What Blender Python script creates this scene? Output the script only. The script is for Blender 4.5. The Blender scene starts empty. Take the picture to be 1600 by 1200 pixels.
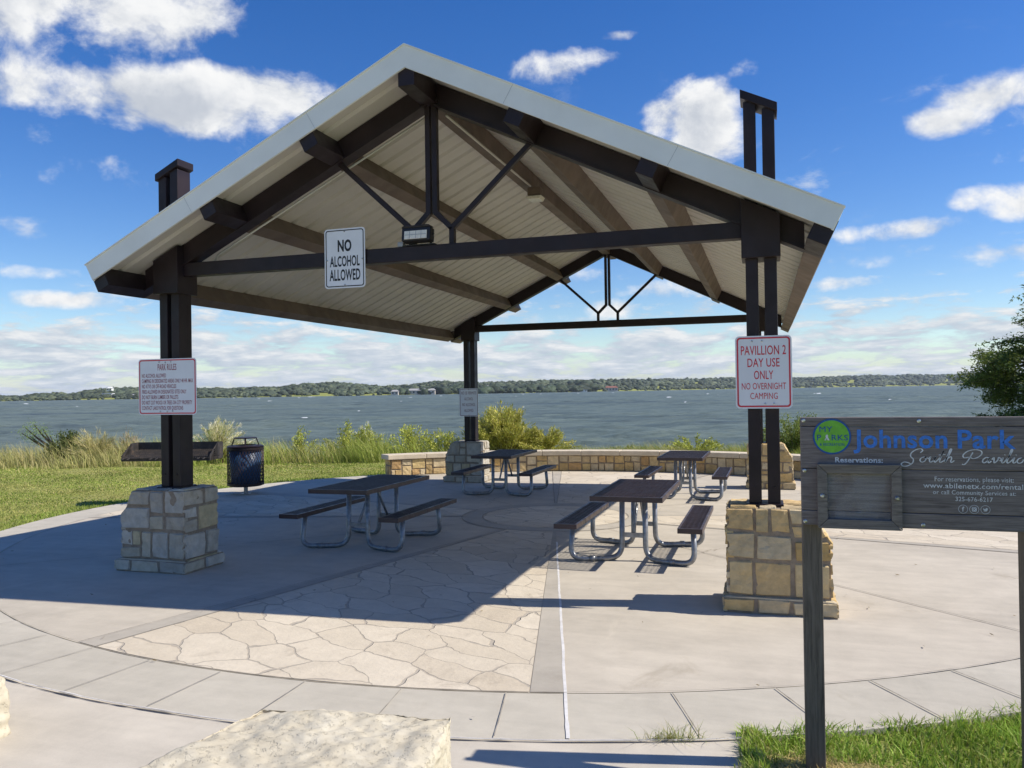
import bpy, bmesh, math, random
import numpy as np
from mathutils import Vector, Matrix, noise
R = math.radians
random.seed(7)
rng = np.random.default_rng(11)
scene = bpy.context.scene
col = scene.collection

# ------------------------------------------------------------------ camera
CAM = Vector((3.0546, -7.170, 1.87)); YAW, PITCH, ROLL, FPX = 0.30633, 0.008105, -0.014115, 1244.2
fw = Vector((-math.sin(YAW)*math.cos(PITCH), math.cos(YAW)*math.cos(PITCH), math.sin(PITCH)))
rt = Vector((math.cos(YAW), math.sin(YAW), 0)); up = rt.cross(fw)
r2 = rt*math.cos(ROLL) + up*math.sin(ROLL); u2 = -rt*math.sin(ROLL) + up*math.cos(ROLL)
cd = bpy.data.cameras.new('camera'); cam = bpy.data.objects.new('camera', cd); col.objects.link(cam)
cd.sensor_width = 36; cd.lens = 36*FPX/1600; cd.clip_start = .05; cd.clip_end = 40000
M = Matrix((r2, u2, -fw)).transposed().to_4x4(); M.translation = CAM; cam.matrix_world = M
scene.camera = cam

# ------------------------------------------------------------------ light
TOSUN = Vector((3.103, .676, 3.226)).normalized()
SUN_STRENGTH, SKY_STRENGTH, EXPOSURE = 5.0, .085, .22
sd = bpy.data.lights.new('sun', 'SUN'); sd.energy = SUN_STRENGTH; sd.angle = R(.53); sd.color = (1, .94, .85)
so = bpy.data.objects.new('sun', sd); col.objects.link(so)
so.rotation_mode = 'QUATERNION'; so.rotation_quaternion = TOSUN.to_track_quat('Z', 'Y'); so.location = (20, 5, 30)
vs = scene.view_settings; vs.view_transform = 'Standard'; vs.look = 'None'; vs.exposure = EXPOSURE; vs.gamma = 1
scene.cycles.max_bounces = 8; scene.cycles.diffuse_bounces = 4; scene.cycles.transparent_max_bounces = 12
scene.cycles.use_denoising = True
scene.cycles.sample_clamp_indirect = 6


class NT:
    """small node-tree writer"""
    def __init__(s, tree): s.t = tree; s.n = tree.nodes; s.l = tree.links
    def node(s, typ, **kw):
        n = s.n.new(typ)
        for k, v in kw.items():
            if k == 'inp':
                for kk, vv in v.items(): s.set(n, kk, vv)
            else: setattr(n, k, v)
        return n
    def set(s, n, k, v):
        sock = n.inputs[k]
        if hasattr(v, 'is_output'): s.l.new(v, sock)
        else: sock.default_value = v
    def math(s, op, a, b=0.0, c=None, clamp=False):
        n = s.n.new('ShaderNodeMath'); n.operation = op; n.use_clamp = clamp
        s.set(n, 0, a); s.set(n, 1, b)
        if c is not None: s.set(n, 2, c)
        return n.outputs[0]
    def vmath(s, op, a, b=None):
        n = s.n.new('ShaderNodeVectorMath'); n.operation = op; s.set(n, 0, a)
        if b is not None: s.set(n, 3 if op == 'SCALE' else 1, b)
        return n.outputs[0]
    def ramp(s, fac, stops, interp='LINEAR'):
        n = s.n.new('ShaderNodeValToRGB'); n.color_ramp.interpolation = interp; e = n.color_ramp.elements
        while len(e) < len(stops): e.new(.5)
        for i, (p, c) in enumerate(stops):
            e[i].position = p; e[i].color = (c if hasattr(c, '__len__') else (c, c, c)) + ((1,) if not hasattr(c, '__len__') or len(c) == 3 else ())
        s.set(n, 0, fac); return n.outputs[0]
    def mix(s, fac, a, b, typ='MIX'):
        n = s.n.new('ShaderNodeMix'); n.data_type = 'RGBA'; n.blend_type = typ
        s.set(n, 0, fac); s.set(n, 6, a if hasattr(a, 'is_output') or len(a) == 4 else (*a, 1)); s.set(n, 7, b if hasattr(b, 'is_output') or len(b) == 4 else (*b, 1))
        return n.outputs[2]
    def noise(s, vec, scale, detail=4, rough=.55, dist=0, dims='3D'):
        n = s.n.new('ShaderNodeTexNoise'); n.noise_dimensions = dims
        if vec is not None: s.set(n, 'Vector', vec)
        s.set(n, 'Scale', scale); s.set(n, 'Detail', detail); s.set(n, 'Roughness', rough); s.set(n, 'Distortion', dist)
        return n.outputs[0]
    def smooth(s, v, a, b, lo=0.0, hi=1.0):
        n = s.n.new('ShaderNodeMapRange'); n.interpolation_type = 'SMOOTHSTEP'
        s.set(n, 0, v); s.set(n, 1, a); s.set(n, 2, b); s.set(n, 3, lo); s.set(n, 4, hi); return n.outputs[0]


def build_world():
    w = bpy.data.worlds.new('World'); scene.world = w; w.use_nodes = True
    w.node_tree.nodes.clear(); k = NT(w.node_tree)
    sky = k.node('ShaderNodeTexSky', sky_type='NISHITA', sun_disc=False, sun_elevation=math.asin(TOSUN.z),
                 sun_rotation=math.atan2(TOSUN.x, TOSUN.y), altitude=500, air_density=1.0, dust_density=.35, ozone_density=2.2)
    hs = k.node('ShaderNodeHueSaturation', inp={'Hue': .514, 'Saturation': 1.38, 'Value': 1.46, 'Color': sky.outputs[0]})
    tc = k.node('ShaderNodeTexCoord'); sep = k.node('ShaderNodeSeparateXYZ', inp={0: tc.outputs['Generated']})
    X, Y, Z = sep.outputs
    # azimuth measured from the heading of the lake view, elevation in radians
    ca, sa = math.cos(YAW), math.sin(YAW)
    along = k.math('ADD', k.math('MULTIPLY', X, -sa), k.math('MULTIPLY', Y, ca))
    side = k.math('ADD', k.math('MULTIPLY', X, ca), k.math('MULTIPLY', Y, sa))
    az = k.math('ARCTAN2', side, along); el = k.math('ARCSINE', Z)
    comb = k.node('ShaderNodeCombineXYZ', inp={0: az, 1: k.math('MULTIPLY', el, 1.3), 2: 3.7}).outputs[0]
    # single cumulus clouds: azimuth, elevation, half sizes (radians), weight
    blobs = [(-.62, .465, .20, .060, 1.45), (-.50, .425, .15, .044, 1.35), (-.66, .400, .12, .026, 1.0), (-.56, .385, .10, .020, .8), (-.40, .43, .05, .018, .4),
             (-.43, .325, .15, .032, 1.3), (-.30, .345, .10, .028, 1.3), (-.50, .345, .07, .03, .45), (-.24, .36, .05, .014, .3),
             (.195, .322, .034, .028, 1.2), (.235, .318, .048, .044, 1.4), (.265, .290, .035, .022, .6), (.30, .365, .03, .012, .35),
             (.065, .385, .045, .015, .6), (.105, .392, .03, .012, .5), (.14, .415, .022, .005, .5),
             (.505, .283, .050, .018, 1.2), (.55, .300, .06, .022, 1.2), (.58, .285, .05, .016, .7), (.57, .235, .05, .010, .5), (.49, .315, .03, .006, .25),
             (.46, .172, .045, .011, .75), (.55, .20, .035, .012, .6), (.50, .148, .05, .008, .5), (.57, .192, .03, .016, .7),
             (.57, .138, .06, .009, .6), (.45, .14, .035, .007, .4), (.42, .118, .06, .007, .5), (-.545, .18, .028, .013, .8), (-.50, .105, .06, .008, .6), (-.56, .25, .05, .02, .15), (-.47, .255, .03, .012, .15),
             (-.56, .135, .05, .006, .4), (.04, .142, .08, .016, .75), (.12, .10, .04, .010, .6), (.02, .088, .07, .010, .5), (.20, .12, .05, .010, .5),
             (-.95, .30, .15, .05, .8), (.9, .35, .14, .05, .9), (2.2, .5, .2, .08, .8)]
    m = None
    for a, e, ra, re, wt in blobs:
        q = k.math('ADD', k.math('POWER', k.math('MULTIPLY', k.math('SUBTRACT', az, a), 1/ra), 2.0),
                   k.math('POWER', k.math('MULTIPLY', k.math('SUBTRACT', el, e), 1/re), 2.0))
        q = k.math('MULTIPLY_ADD', q, -.62*wt, wt)
        m = q if m is None else k.math('SMOOTH_MAX', m, q, .25)
    m = k.math('MAXIMUM', m, -.75)

    def density(dy, dx):
        v = k.vmath('ADD', comb, (dx, dy, 0))
        n1 = k.noise(v, 9.5, 12, .60, .18)
        return k.math('MULTIPLY_ADD', k.math('SUBTRACT', n1, .5), 4.3, -.06)
    d0 = density(0, 0); d1 = density(.030, .012)
    cov = k.math('ADD', d0, m)
    alpha = k.smooth(cov, .05, 1.05)
    lit = k.math('ADD', k.math('MULTIPLY', k.math('SUBTRACT', d0, d1), .30), .60, clamp=True)
    lit = k.math('SUBTRACT', lit, k.math('MULTIPLY', k.smooth(cov, .8, 2.2), .22))
    # long cloud deck low over the horizon
    bank_v = k.node('ShaderNodeCombineXYZ', inp={0: k.math('MULTIPLY', az, 27.0), 1: k.math('MULTIPLY', k.math('POWER', k.math('MAXIMUM', k.math('ADD', el, .012), 0.001), .62), 62), 2: .5}).outputs[0]
    b0 = k.noise(bank_v, .62, 8, .60, .25)
    b1 = k.noise(k.vmath('ADD', bank_v, (.25, .95, 0)), .62, 8, .60, .25)
    bank_m = k.math('MULTIPLY', k.smooth(el, .150, .035), k.smooth(k.math('ABSOLUTE', az), 1.5, .8))
    balpha = k.smooth(k.math('ADD', b0, k.math('MULTIPLY', bank_m, .27)), .60, .80)
    balpha = k.math('MULTIPLY', balpha, k.smooth(el, .19, .10))
    balpha = k.math('MAXIMUM', balpha, k.smooth(el, .06, -.01, 0, .6))
    blit = k.math('ADD', k.math('MULTIPLY', k.math('SUBTRACT', b0, b1), 1.9), .50, clamp=True)
    ccol = k.ramp(lit, [(0, (4.4, 4.9, 5.8)), (.42, (5.9, 6.3, 7.0)), (.68, (9.2, 9.3, 9.4)), (1, (10.6, 10.5, 10.3))])
    bcol = k.ramp(blit, [(0.1, (4.6, 5.5, 6.6)), (.5, (6.2, 6.9, 7.7)), (.9, (8.8, 9.0, 9.1))])
    c = k.mix(balpha, hs.outputs[0], bcol)
    wv = k.node('ShaderNodeCombineXYZ', inp={0: az, 1: k.math('MULTIPLY', el, 2.6), 2: 9.1}).outputs[0]
    wisp = k.math('MULTIPLY', k.smooth(k.noise(wv, 7.0, 10, .66, .5), .56, .78, 0, .55), k.smooth(k.math('ABSOLUTE', k.math('SUBTRACT', el, .24)), .16, .04))
    c = k.mix(wisp, c, (7.6, 8.1, 8.6))
    c = k.mix(alpha, c, ccol)
    bg = k.node('ShaderNodeBackground', inp={'Color': c, 'Strength': SKY_STRENGTH})
    out = k.node('ShaderNodeOutputWorld'); k.l.new(bg.outputs[0], out.inputs[0])
    w.cycles.sampling_method = 'MANUAL'; w.cycles.sample_map_resolution = 1024
build_world()

# ------------------------------------------------------------------ materials
def mat(name, fn=None, base=(.5, .5, .5), rough=.6, metal=0.0, var=.15, vscale=6.0, bump=0.0, bscale=40.0, spec=.5, coord='Object', dirt=None, attr=False, attr_mul=1.0, extra=None):
    m = bpy.data.materials.new(name); m.use_nodes = True; k = NT(m.node_tree)
    b = k.n['Principled BSDF']; tc = k.node('ShaderNodeTexCoord'); v = tc.outputs[coord]
    if attr:
        a = k.node('ShaderNodeAttribute', attribute_name='Col'); basec = k.vmath('SCALE', a.outputs[0], attr_mul)
    else: basec = (*base, 1)
    n = k.noise(v, vscale, 6, .6)
    f = k.smooth(n, .25, .75, 1-var, 1+var)
    c = k.mix(1.0, basec, k.node('ShaderNodeCombineColor', inp={0: f, 1: f, 2: f}).outputs[0], 'MULTIPLY')
    if dirt:
        dcol, dsc, lo, hi, amt = dirt
        dn = k.noise(v, dsc, 8, .65)
        c = k.mix(k.smooth(dn, lo, hi, 0, amt), c, dcol)
    k.set(b, 'Base Color', c); k.set(b, 'Roughness', k.smooth(k.noise(v, vscale*2.3, 4), .2, .8, max(.05, rough-.1), min(1, rough+.1)))
    b.inputs['Metallic'].default_value = metal; b.inputs['Specular IOR Level'].default_value = spec
    if bump:
        bn = k.node('ShaderNodeBump', inp={'Strength': 1.0, 'Distance': bump, 'Height': k.noise(v, bscale, 6, .65)})
        k.l.new(bn.outputs[0], b.inputs['Normal'])
    if extra: extra(k, b, v, c)
    return m

MAT = {}
MAT['steel'] = mat('dark_brown_painted_steel', base=(.022, .014, .0155), rough=.45, var=.3, vscale=3, bump=.0006, bscale=60, spec=.3, dirt=((.06, .045, .036), 9, .6, .85, .3))
MAT['purlin'] = mat('dusty_brown_painted_steel', base=(.135, .100, .078), rough=.62, var=.25, vscale=2.2, bump=.0006, bscale=60, dirt=((.20, .16, .12), 7, .5, .8, .5))
MAT['soffit'] = mat('off_white_ribbed_metal', base=(.57, .545, .49), rough=.5, var=.07, vscale=1.4, dirt=((.42, .37, .28), 3.5, .55, .9, .45))
MAT['fascia'] = mat('white_metal_trim', base=(.76, .77, .74), rough=.45, var=.05, vscale=2, dirt=((.5, .47, .4), 5, .6, .9, .3))
MAT['galv'] = mat('galvanised_pipe', base=(.27, .275, .28), rough=.42, metal=.55, var=.3, vscale=14, dirt=((.16, .15, .14), 12, .5, .8, .5))
MAT['slat'] = mat('brown_coated_expanded_metal', base=(.050, .031, .031), rough=.42, var=.2, vscale=6, dirt=((.17, .12, .11), 8, .55, .85, .4))
MAT['alum'] = mat('white_sign_sheet', base=(.74, .75, .77), rough=.4, var=.04, vscale=5, dirt=((.5, .5, .5), 9, .6, .9, .25))
MAT['black'] = mat('black_paint', base=(.012, .012, .014), rough=.5, var=.1)
MAT['red'] = mat('red_sign_paint', base=(.60, .030, .050), rough=.45, var=.1)
MAT['fadedred'] = mat('faded_red_paint', base=(.30, .06, .085), rough=.5, var=.2, vscale=30)
MAT['darkred'] = mat('faded_dark_red_paint', base=(.19, .065, .085), rough=.5, var=.2, vscale=30)
MAT['bolt'] = mat('zinc_bolt', base=(.5, .5, .5), rough=.3, metal=.9, var=.2, vscale=40)
MAT['stone'] = mat('limestone_block', attr=True, rough=.9, var=.16, vscale=11, bump=.008, bscale=30, spec=.15, dirt=((.44, .31, .16), 4.5, .58, .85, .35))
MAT['mortar'] = mat('tan_mortar', base=(.28, .225, .165), rough=.95, var=.2, vscale=16, bump=.006, bscale=60, spec=.1)
MAT['coping'] = mat('cream_coping_stone', base=(.60, .51, .38), rough=.85, var=.12, vscale=5, bump=.004, bscale=40, spec=.2, dirt=((.33, .27, .2), 7, .55, .85, .4))
MAT['iron'] = mat('sooty_black_iron', base=(.035, .03, .027), rough=.7, var=.4, vscale=9, dirt=((.16, .10, .06), 9, .5, .75, .6))
MAT['blue'] = mat('blue_plastic_liner', base=(.030, .078, .17), rough=.4, var=.2, vscale=5)
MAT['lens'] = mat('floodlight_lens', base=(.75, .72, .62), rough=.2, var=.1, vscale=40)
MAT['greybox'] = mat('grey_electrical_box', base=(.33, .35, .37), rough=.5, var=.1)
MAT['caulk'] = mat('white_joint_sealant', base=(.66, .64, .61), rough=.6, var=.12, vscale=12, dirt=((.45, .41, .35), 5, .5, .75, .6))
MAT['joint_soft'] = mat('worn_slab_joint', base=(.30, .27, .22), rough=.95, var=.35, vscale=9)
MAT['joint'] = mat('dark_slab_joint', base=(.215, .19, .155), rough=.95, var=.4, vscale=30)
MAT['white_print'] = mat('white_print', base=(.62, .62, .64), rough=.6, var=.25, vscale=60)
MAT['blue_print'] = mat('blue_print', base=(.045, .19, .62), rough=.6, var=.25, vscale=60)
MAT['navy_print'] = mat('navy_print', base=(.015, .085, .30), rough=.6, var=.2, vscale=60)
MAT['green_print'] = mat('green_print', base=(.16, .46, .04), rough=.6, var=.15, vscale=40)
MAT['bark'] = mat('brown_bark', base=(.075, .058, .045), rough=.95, var=.4, vscale=14, bump=.02, bscale=30, spec=.1)
MAT['stem'] = mat('dry_stem', base=(.17, .13, .07), rough=.9, var=.3, vscale=20, spec=.1)
MAT['leaf'] = mat('leaf_blades', attr=True, attr_mul=1.5, rough=.6, var=.25, vscale=1.2, spec=.2)
MAT['house_wall'] = mat('cream_far_wall', base=(.52, .47, .40), rough=.9, var=.1, vscale=.2)
MAT['house_white'] = mat('white_far_wall', base=(.75, .75, .73), rough=.9, var=.05, vscale=.2)
MAT['roof_red'] = mat('red_far_roof', base=(.25, .10, .07), rough=.9, var=.15, vscale=.3)
MAT['roof_grey'] = mat('grey_far_roof', base=(.36, .35, .33), rough=.8, var=.1, vscale=.3)
MAT['window'] = mat('dark_window_glass', base=(.03, .035, .04), rough=.15, var=.1)


def leaf_backlight():
    m = MAT['leaf']; k = NT(m.node_tree); b = k.n['Principled BSDF']; out = k.n['Material Output']
    a = k.node('ShaderNodeAttribute', attribute_name='Col')
    tr = k.node('ShaderNodeBsdfTranslucent', inp={'Color': k.mix(.45, k.vmath('SCALE', a.outputs[0], 1.5), (.40, .46, .08), 'MIX')})
    mx = k.node('ShaderNodeMixShader', inp={0: .28}); k.l.new(b.outputs[0], mx.inputs[1]); k.l.new(tr.outputs[0], mx.inputs[2])
    k.l.new(mx.outputs[0], out.inputs[0])
leaf_backlight()


def concrete(name, base, seed, stain=.5):
    m = bpy.data.materials.new(name); m.use_nodes = True; k = NT(m.node_tree); b = k.n['Principled BSDF']
    tc = k.node('ShaderNodeTexCoord'); v = k.vmath('ADD', tc.outputs['Object'], (seed*7.3, seed*3.1, 0))
    big = k.noise(v, .55, 7, .6, .3); mid = k.noise(v, 3.2, 7, .68, .2); fine = k.noise(v, 170, 3, .6)
    sw = k.noise(k.vmath('MULTIPLY', v, (.8, 5.5, 1)), 1.4, 5, .6, .4)
    f = k.math('MULTIPLY_ADD', k.math('SUBTRACT', big, .5), .55, 1.0)
    f = k.math('MULTIPLY_ADD', k.math('SUBTRACT', mid, .5), .42, f)
    f = k.math('MULTIPLY_ADD', k.math('SUBTRACT', sw, .5), .24, f)
    f = k.math('MULTIPLY_ADD', k.math('SUBTRACT', fine, .5), .20, f)
    c = k.mix(1.0, (*base, 1), k.node('ShaderNodeCombineColor', inp={0: f, 1: f, 2: f}).outputs[0], 'MULTIPLY')
    c = k.mix(k.smooth(k.noise(v, 1.3, 8, .7, .6), .58, .80, 0, stain), c, (base[0]*.62, base[1]*.58, base[2]*.52))
    c = k.mix(k.smooth(k.noise(v, 8.5, 4, .6, .2), .74, .80, 0, .45), c, (base[0]*.5, base[1]*.47, base[2]*.43))
    # hairline cracks and pale salt streaks
    cw = k.vmath('ADD', v, k.vmath('SCALE', k.node('ShaderNodeTexNoise', inp={'Vector': v, 'Scale': 1.6, 'Detail': 6.0}).outputs[1], 1.1))
    ce = k.node('ShaderNodeTexVoronoi', voronoi_dimensions='2D', feature='DISTANCE_TO_EDGE', inp={'Vector': cw, 'Scale': .33}).outputs[0]
    crack = k.math('MULTIPLY', k.smooth(ce, .0045, .0015), k.smooth(k.noise(v, .5, 2), .50, .62, 0, .55))
    c = k.mix(crack, c, (base[0]*.35, base[1]*.33, base[2]*.3))
    c = k.mix(k.smooth(k.noise(k.vmath('MULTIPLY', v, (3.5, .7, 1)), 1.1, 6, .7, .4), .60, .76, 0, .35), c, (base[0]*1.28, base[1]*1.28, base[2]*1.27))
    k.set(b, 'Base Color', c); b.inputs['Roughness'].default_value = .88; b.inputs['Specular IOR Level'].default_value = .25
    bn = k.node('ShaderNodeBump', inp={'Strength': .5, 'Distance': .0025, 'Height': k.math('ADD', mid, k.math('MULTIPLY', fine, .6))})
    k.l.new(bn.outputs[0], b.inputs['Normal']); return m
MAT['concrete'] = concrete('brushed_concrete', (.485, .433, .350), 1)
MAT['concrete_ring'] = concrete('ring_concrete', (.470, .430, .352), 2)
MAT['concrete_walk'] = concrete('walk_concrete', (.51, .460, .378), 3)
MAT['concrete_band'] = concrete('band_concrete', (.415, .375, .31), 4)


def flagstone():
    m = bpy.data.materials.new('stamped_flagstone'); m.use_nodes = True; k = NT(m.node_tree); b = k.n['Principled BSDF']
    tc = k.node('ShaderNodeTexCoord'); v = tc.outputs['Object']
    w1 = k.node('ShaderNodeTexNoise', inp={'Vector': v, 'Scale': 1.3, 'Detail': 3.0}).outputs[1]
    w2 = k.node('ShaderNodeTexNoise', inp={'Vector': v, 'Scale': 9.0, 'Detail': 4.0}).outputs[1]
    vv = k.vmath('ADD', v, k.vmath('SCALE', k.vmath('SUBTRACT', w1, (.5, .5, .5)), .42))
    vv = k.vmath('ADD', vv, k.vmath('SCALE', k.vmath('SUBTRACT', w2, (.5, .5, .5)), .045))
    vv = k.node('ShaderNodeVectorRotate', rotation_type='Z_AXIS', inp={'Vector': vv, 'Angle': .5}).outputs[0]; vv = k.vmath('MULTIPLY', vv, (.85, 1.75, 1))
    e = k.node('ShaderNodeTexVoronoi', voronoi_dimensions='2D', feature='DISTANCE_TO_EDGE', inp={'Vector': vv, 'Scale': 2.05, 'Randomness': 1.0}).outputs[0]
    cellc = k.node('ShaderNodeTexVoronoi', voronoi_dimensions='2D', feature='F1', inp={'Vector': vv, 'Scale': 2.05, 'Randomness': 1.0}).outputs[1]
    cs = k.node('ShaderNodeSeparateColor', inp={0: cellc})
    wid = k.math('MULTIPLY_ADD', k.smooth(k.noise(v, 2.3, 2), .40, .68), .030, .010)
    joint = k.math('SUBTRACT', 1.0, k.smooth(e, k.math('MULTIPLY', wid, .65), wid))
    st = k.mix(cs.outputs[0], (.56, .485, .37), (.63, .555, .435))
    st = k.mix(k.smooth(cs.outputs[1], .45, 1, 0, .45), st, (.49, .41, .30))
    n = k.noise(v, 5, 8, .7); f = k.math('MULTIPLY_ADD', k.math('SUBTRACT', n, .5), .4, 1.0)
    st = k.mix(1.0, st, k.node('ShaderNodeCombineColor', inp={0: f, 1: f, 2: f}).outputs[0], 'MULTIPLY')
    st = k.mix(k.smooth(k.noise(v, 2.6, 8, .72, .5), .55, .74, 0, .6), st, (.34, .285, .215))
    c = k.mix(k.math('MULTIPLY', joint, .9), st, (.41, .36, .29))
    k.set(b, 'Base Color', c); b.inputs['Roughness'].default_value = .85; b.inputs['Specular IOR Level'].default_value = .25
    h = k.math('ADD', k.math('MULTIPLY', joint, -1.0), k.math('MULTIPLY', k.noise(v, 26, 6, .6), .35))
    bn = k.node('ShaderNodeBump', inp={'Strength': 1.0, 'Distance': .014, 'Height': h}); k.l.new(bn.outputs[0], b.inputs['Normal'])
    return m
MAT['flag'] = flagstone()


def soil():
    m = bpy.data.materials.new('lawn_ground'); m.use_nodes = True; k = NT(m.node_tree); b = k.n['Principled BSDF']
    v = k.node('ShaderNodeTexCoord').outputs['Object']
    a = k.noise(v, .45, 6, .65, .3); d = k.noise(v, 11, 6, .7); st = k.noise(k.vmath('MULTIPLY', v, (1, 3.2, 1)), .5, 4, .6)
    c = k.ramp(a, [(.28, (.20, .25, .05)), (.5, (.28, .30, .075)), (.72, (.36, .33, .13))])
    c = k.mix(k.smooth(st, .5, .72, 0, .6), c, (.38, .34, .15))
    c = k.mix(k.smooth(d, .35, .8, 0, .55), c, (.12, .15, .035))
    k.set(b, 'Base Color', c); b.inputs['Roughness'].default_value = .95; b.inputs['Specular IOR Level'].default_value = .05
    bn = k.node('ShaderNodeBump', inp={'Strength': 1.0, 'Distance': .04, 'Height': d}); k.l.new(bn.outputs[0], b.inputs['Normal']); return m
MAT['soil'] = soil()


def water():
    m = bpy.data.materials.new('choppy_lake_water'); m.use_nodes = True; k = NT(m.node_tree); b = k.n['Principled BSDF']
    geo = k.node('ShaderNodeNewGeometry'); v = geo.outputs['Position']
    # the wind drives crests that run across the view
    rot = k.node('ShaderNodeVectorRotate', rotation_type='Z_AXIS', inp={'Vector': v, 'Angle': -YAW-.12}).outputs[0]
    s1 = k.noise(k.vmath('MULTIPLY', rot, (.34, 1.0, 1)), .75, 5, .62, .5)
    s2 = k.noise(k.vmath('MULTIPLY', rot, (.30, 1.0, 1)), .11, 6, .62, .4)
    s3 = k.noise(k.vmath('MULTIPLY', rot, (.35, 1.0, 1)), 3.2, 3, .6, .3)
    s4 = k.noise(k.vmath('MULTIPLY', rot, (.16, 1.0, 1)), .035, 5, .62, .3)
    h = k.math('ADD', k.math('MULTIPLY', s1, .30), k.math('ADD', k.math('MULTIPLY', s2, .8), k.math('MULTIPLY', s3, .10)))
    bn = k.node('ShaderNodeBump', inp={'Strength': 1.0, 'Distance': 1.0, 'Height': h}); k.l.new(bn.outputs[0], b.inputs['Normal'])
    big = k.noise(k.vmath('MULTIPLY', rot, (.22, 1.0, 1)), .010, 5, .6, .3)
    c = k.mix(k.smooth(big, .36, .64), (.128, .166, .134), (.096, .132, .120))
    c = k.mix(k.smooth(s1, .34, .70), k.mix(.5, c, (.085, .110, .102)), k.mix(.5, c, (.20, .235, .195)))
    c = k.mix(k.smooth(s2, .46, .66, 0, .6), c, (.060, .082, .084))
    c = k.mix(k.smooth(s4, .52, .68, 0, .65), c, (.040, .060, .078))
    foam = k.smooth(k.node('ShaderNodeAttribute', attribute_name='Col').outputs[2], .25, .75)
    c = k.mix(foam, c, (.72, .74, .74))
    k.set(b, 'Base Color', c); k.set(b, 'Roughness', k.math('MULTIPLY_ADD', foam, .4, .48))
    b.inputs['IOR'].default_value = 1.33; b.inputs['Specular IOR Level'].default_value = .14; return m
MAT['water'] = water()


def wood(name, base, dark):
    def ex(k, b, v, c):
        g = k.noise(k.vmath('MULTIPLY', v, (1.6, 22, 22)), 3.0, 8, .7, .6)
        g2 = k.noise(k.vmath('MULTIPLY', v, (5, 160, 160)), 1.0, 4, .6)
        big = k.noise(v, 5, 4, .6)
        cc = k.ramp(g, [(.25, dark), (.5, base), (.8, tuple(x*1.45 for x in base))])
        cc = k.mix(k.smooth(g2, .42, .7, 0, .55), cc, dark)
        cc = k.mix(k.smooth(big, .55, .75, 0, .6), cc, tuple(x*.6 for x in base))
        k.set(b, 'Base Color', cc)
        bn = k.node('ShaderNodeBump', inp={'Strength': .8, 'Distance': .002, 'Height': g2}); k.l.new(bn.outputs[0], b.inputs['Normal'])
    return mat(name, base=base, rough=.8, spec=.25, extra=ex)
MAT['board'] = wood('weathered_grey_board', (.205, .175, .165), (.085, .070, .066))
MAT['frame_wood'] = wood('brown_grey_trim_wood', (.20, .175, .155), (.08, .068, .06))


def wood_vertical():
    def ex(k, b, v, c):
        g = k.noise(k.vmath('MULTIPLY', v, (26, 26, 1.4)), 3.0, 8, .7, .5)
        cc = k.ramp(g, [(.25, (.06, .05, .04)), (.5, (.15, .125, .10)), (.8, (.23, .195, .16))]); k.set(b, 'Base Color', cc)
        bn = k.node('ShaderNodeBump', inp={'Strength': .8, 'Distance': .002, 'Height': g}); k.l.new(bn.outputs[0], b.inputs['Normal'])
    return mat('weathered_post', base=(.1, .1, .1), rough=.85, spec=.2, extra=ex)
MAT['post'] = wood_vertical()


def plexi():
    m = bpy.data.materials.new('scratched_clear_pane'); m.use_nodes = True; k = NT(m.node_tree); b = k.n['Principled BSDF']
    out = k.n['Material Output']; tr = k.node('ShaderNodeBsdfTransparent')
    b.inputs['Base Color'].default_value = (.55, .57, .6, 1); b.inputs['Roughness'].default_value = .12
    v = k.node('ShaderNodeTexCoord').outputs['Object']
    f = k.smooth(k.noise(k.vmath('MULTIPLY', v, (1, 1, .5)), 7, 3, .5, .6), .46, .56, .02, .10)
    mx = k.node('ShaderNodeMixShader', inp={0: f}); k.l.new(tr.outputs[0], mx.inputs[1]); k.l.new(b.outputs[0], mx.inputs[2]); k.l.new(mx.outputs[0], out.inputs[0]); return m
MAT['plexi'] = plexi()


def rock():
    def ex(k, b, v, c):
        n = k.noise(v, 7, 9, .72, .3); p = k.noise(v, 38, 5, .7, .2)
        cc = k.ramp(n, [(.3, (.49, .43, .315)), (.5, (.555, .495, .37)), (.72, (.60, .55, .435))])
        cc = k.mix(k.smooth(p, .63, .75, 0, .5), cc, (.38, .32, .22))
        k.set(b, 'Base Color', cc)
        h = k.math('ADD', k.math('MULTIPLY', n, .7), k.math('MULTIPLY', k.smooth(p, .52, .72), -.5))
        bn = k.node('ShaderNodeBump', inp={'Strength': 1.0, 'Distance': .006, 'Height': h}); k.l.new(bn.outputs[0], b.inputs['Normal'])
    return mat('pitted_limestone', rough=.95, spec=.1, extra=ex)
MAT['rock'] = rock()

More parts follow.
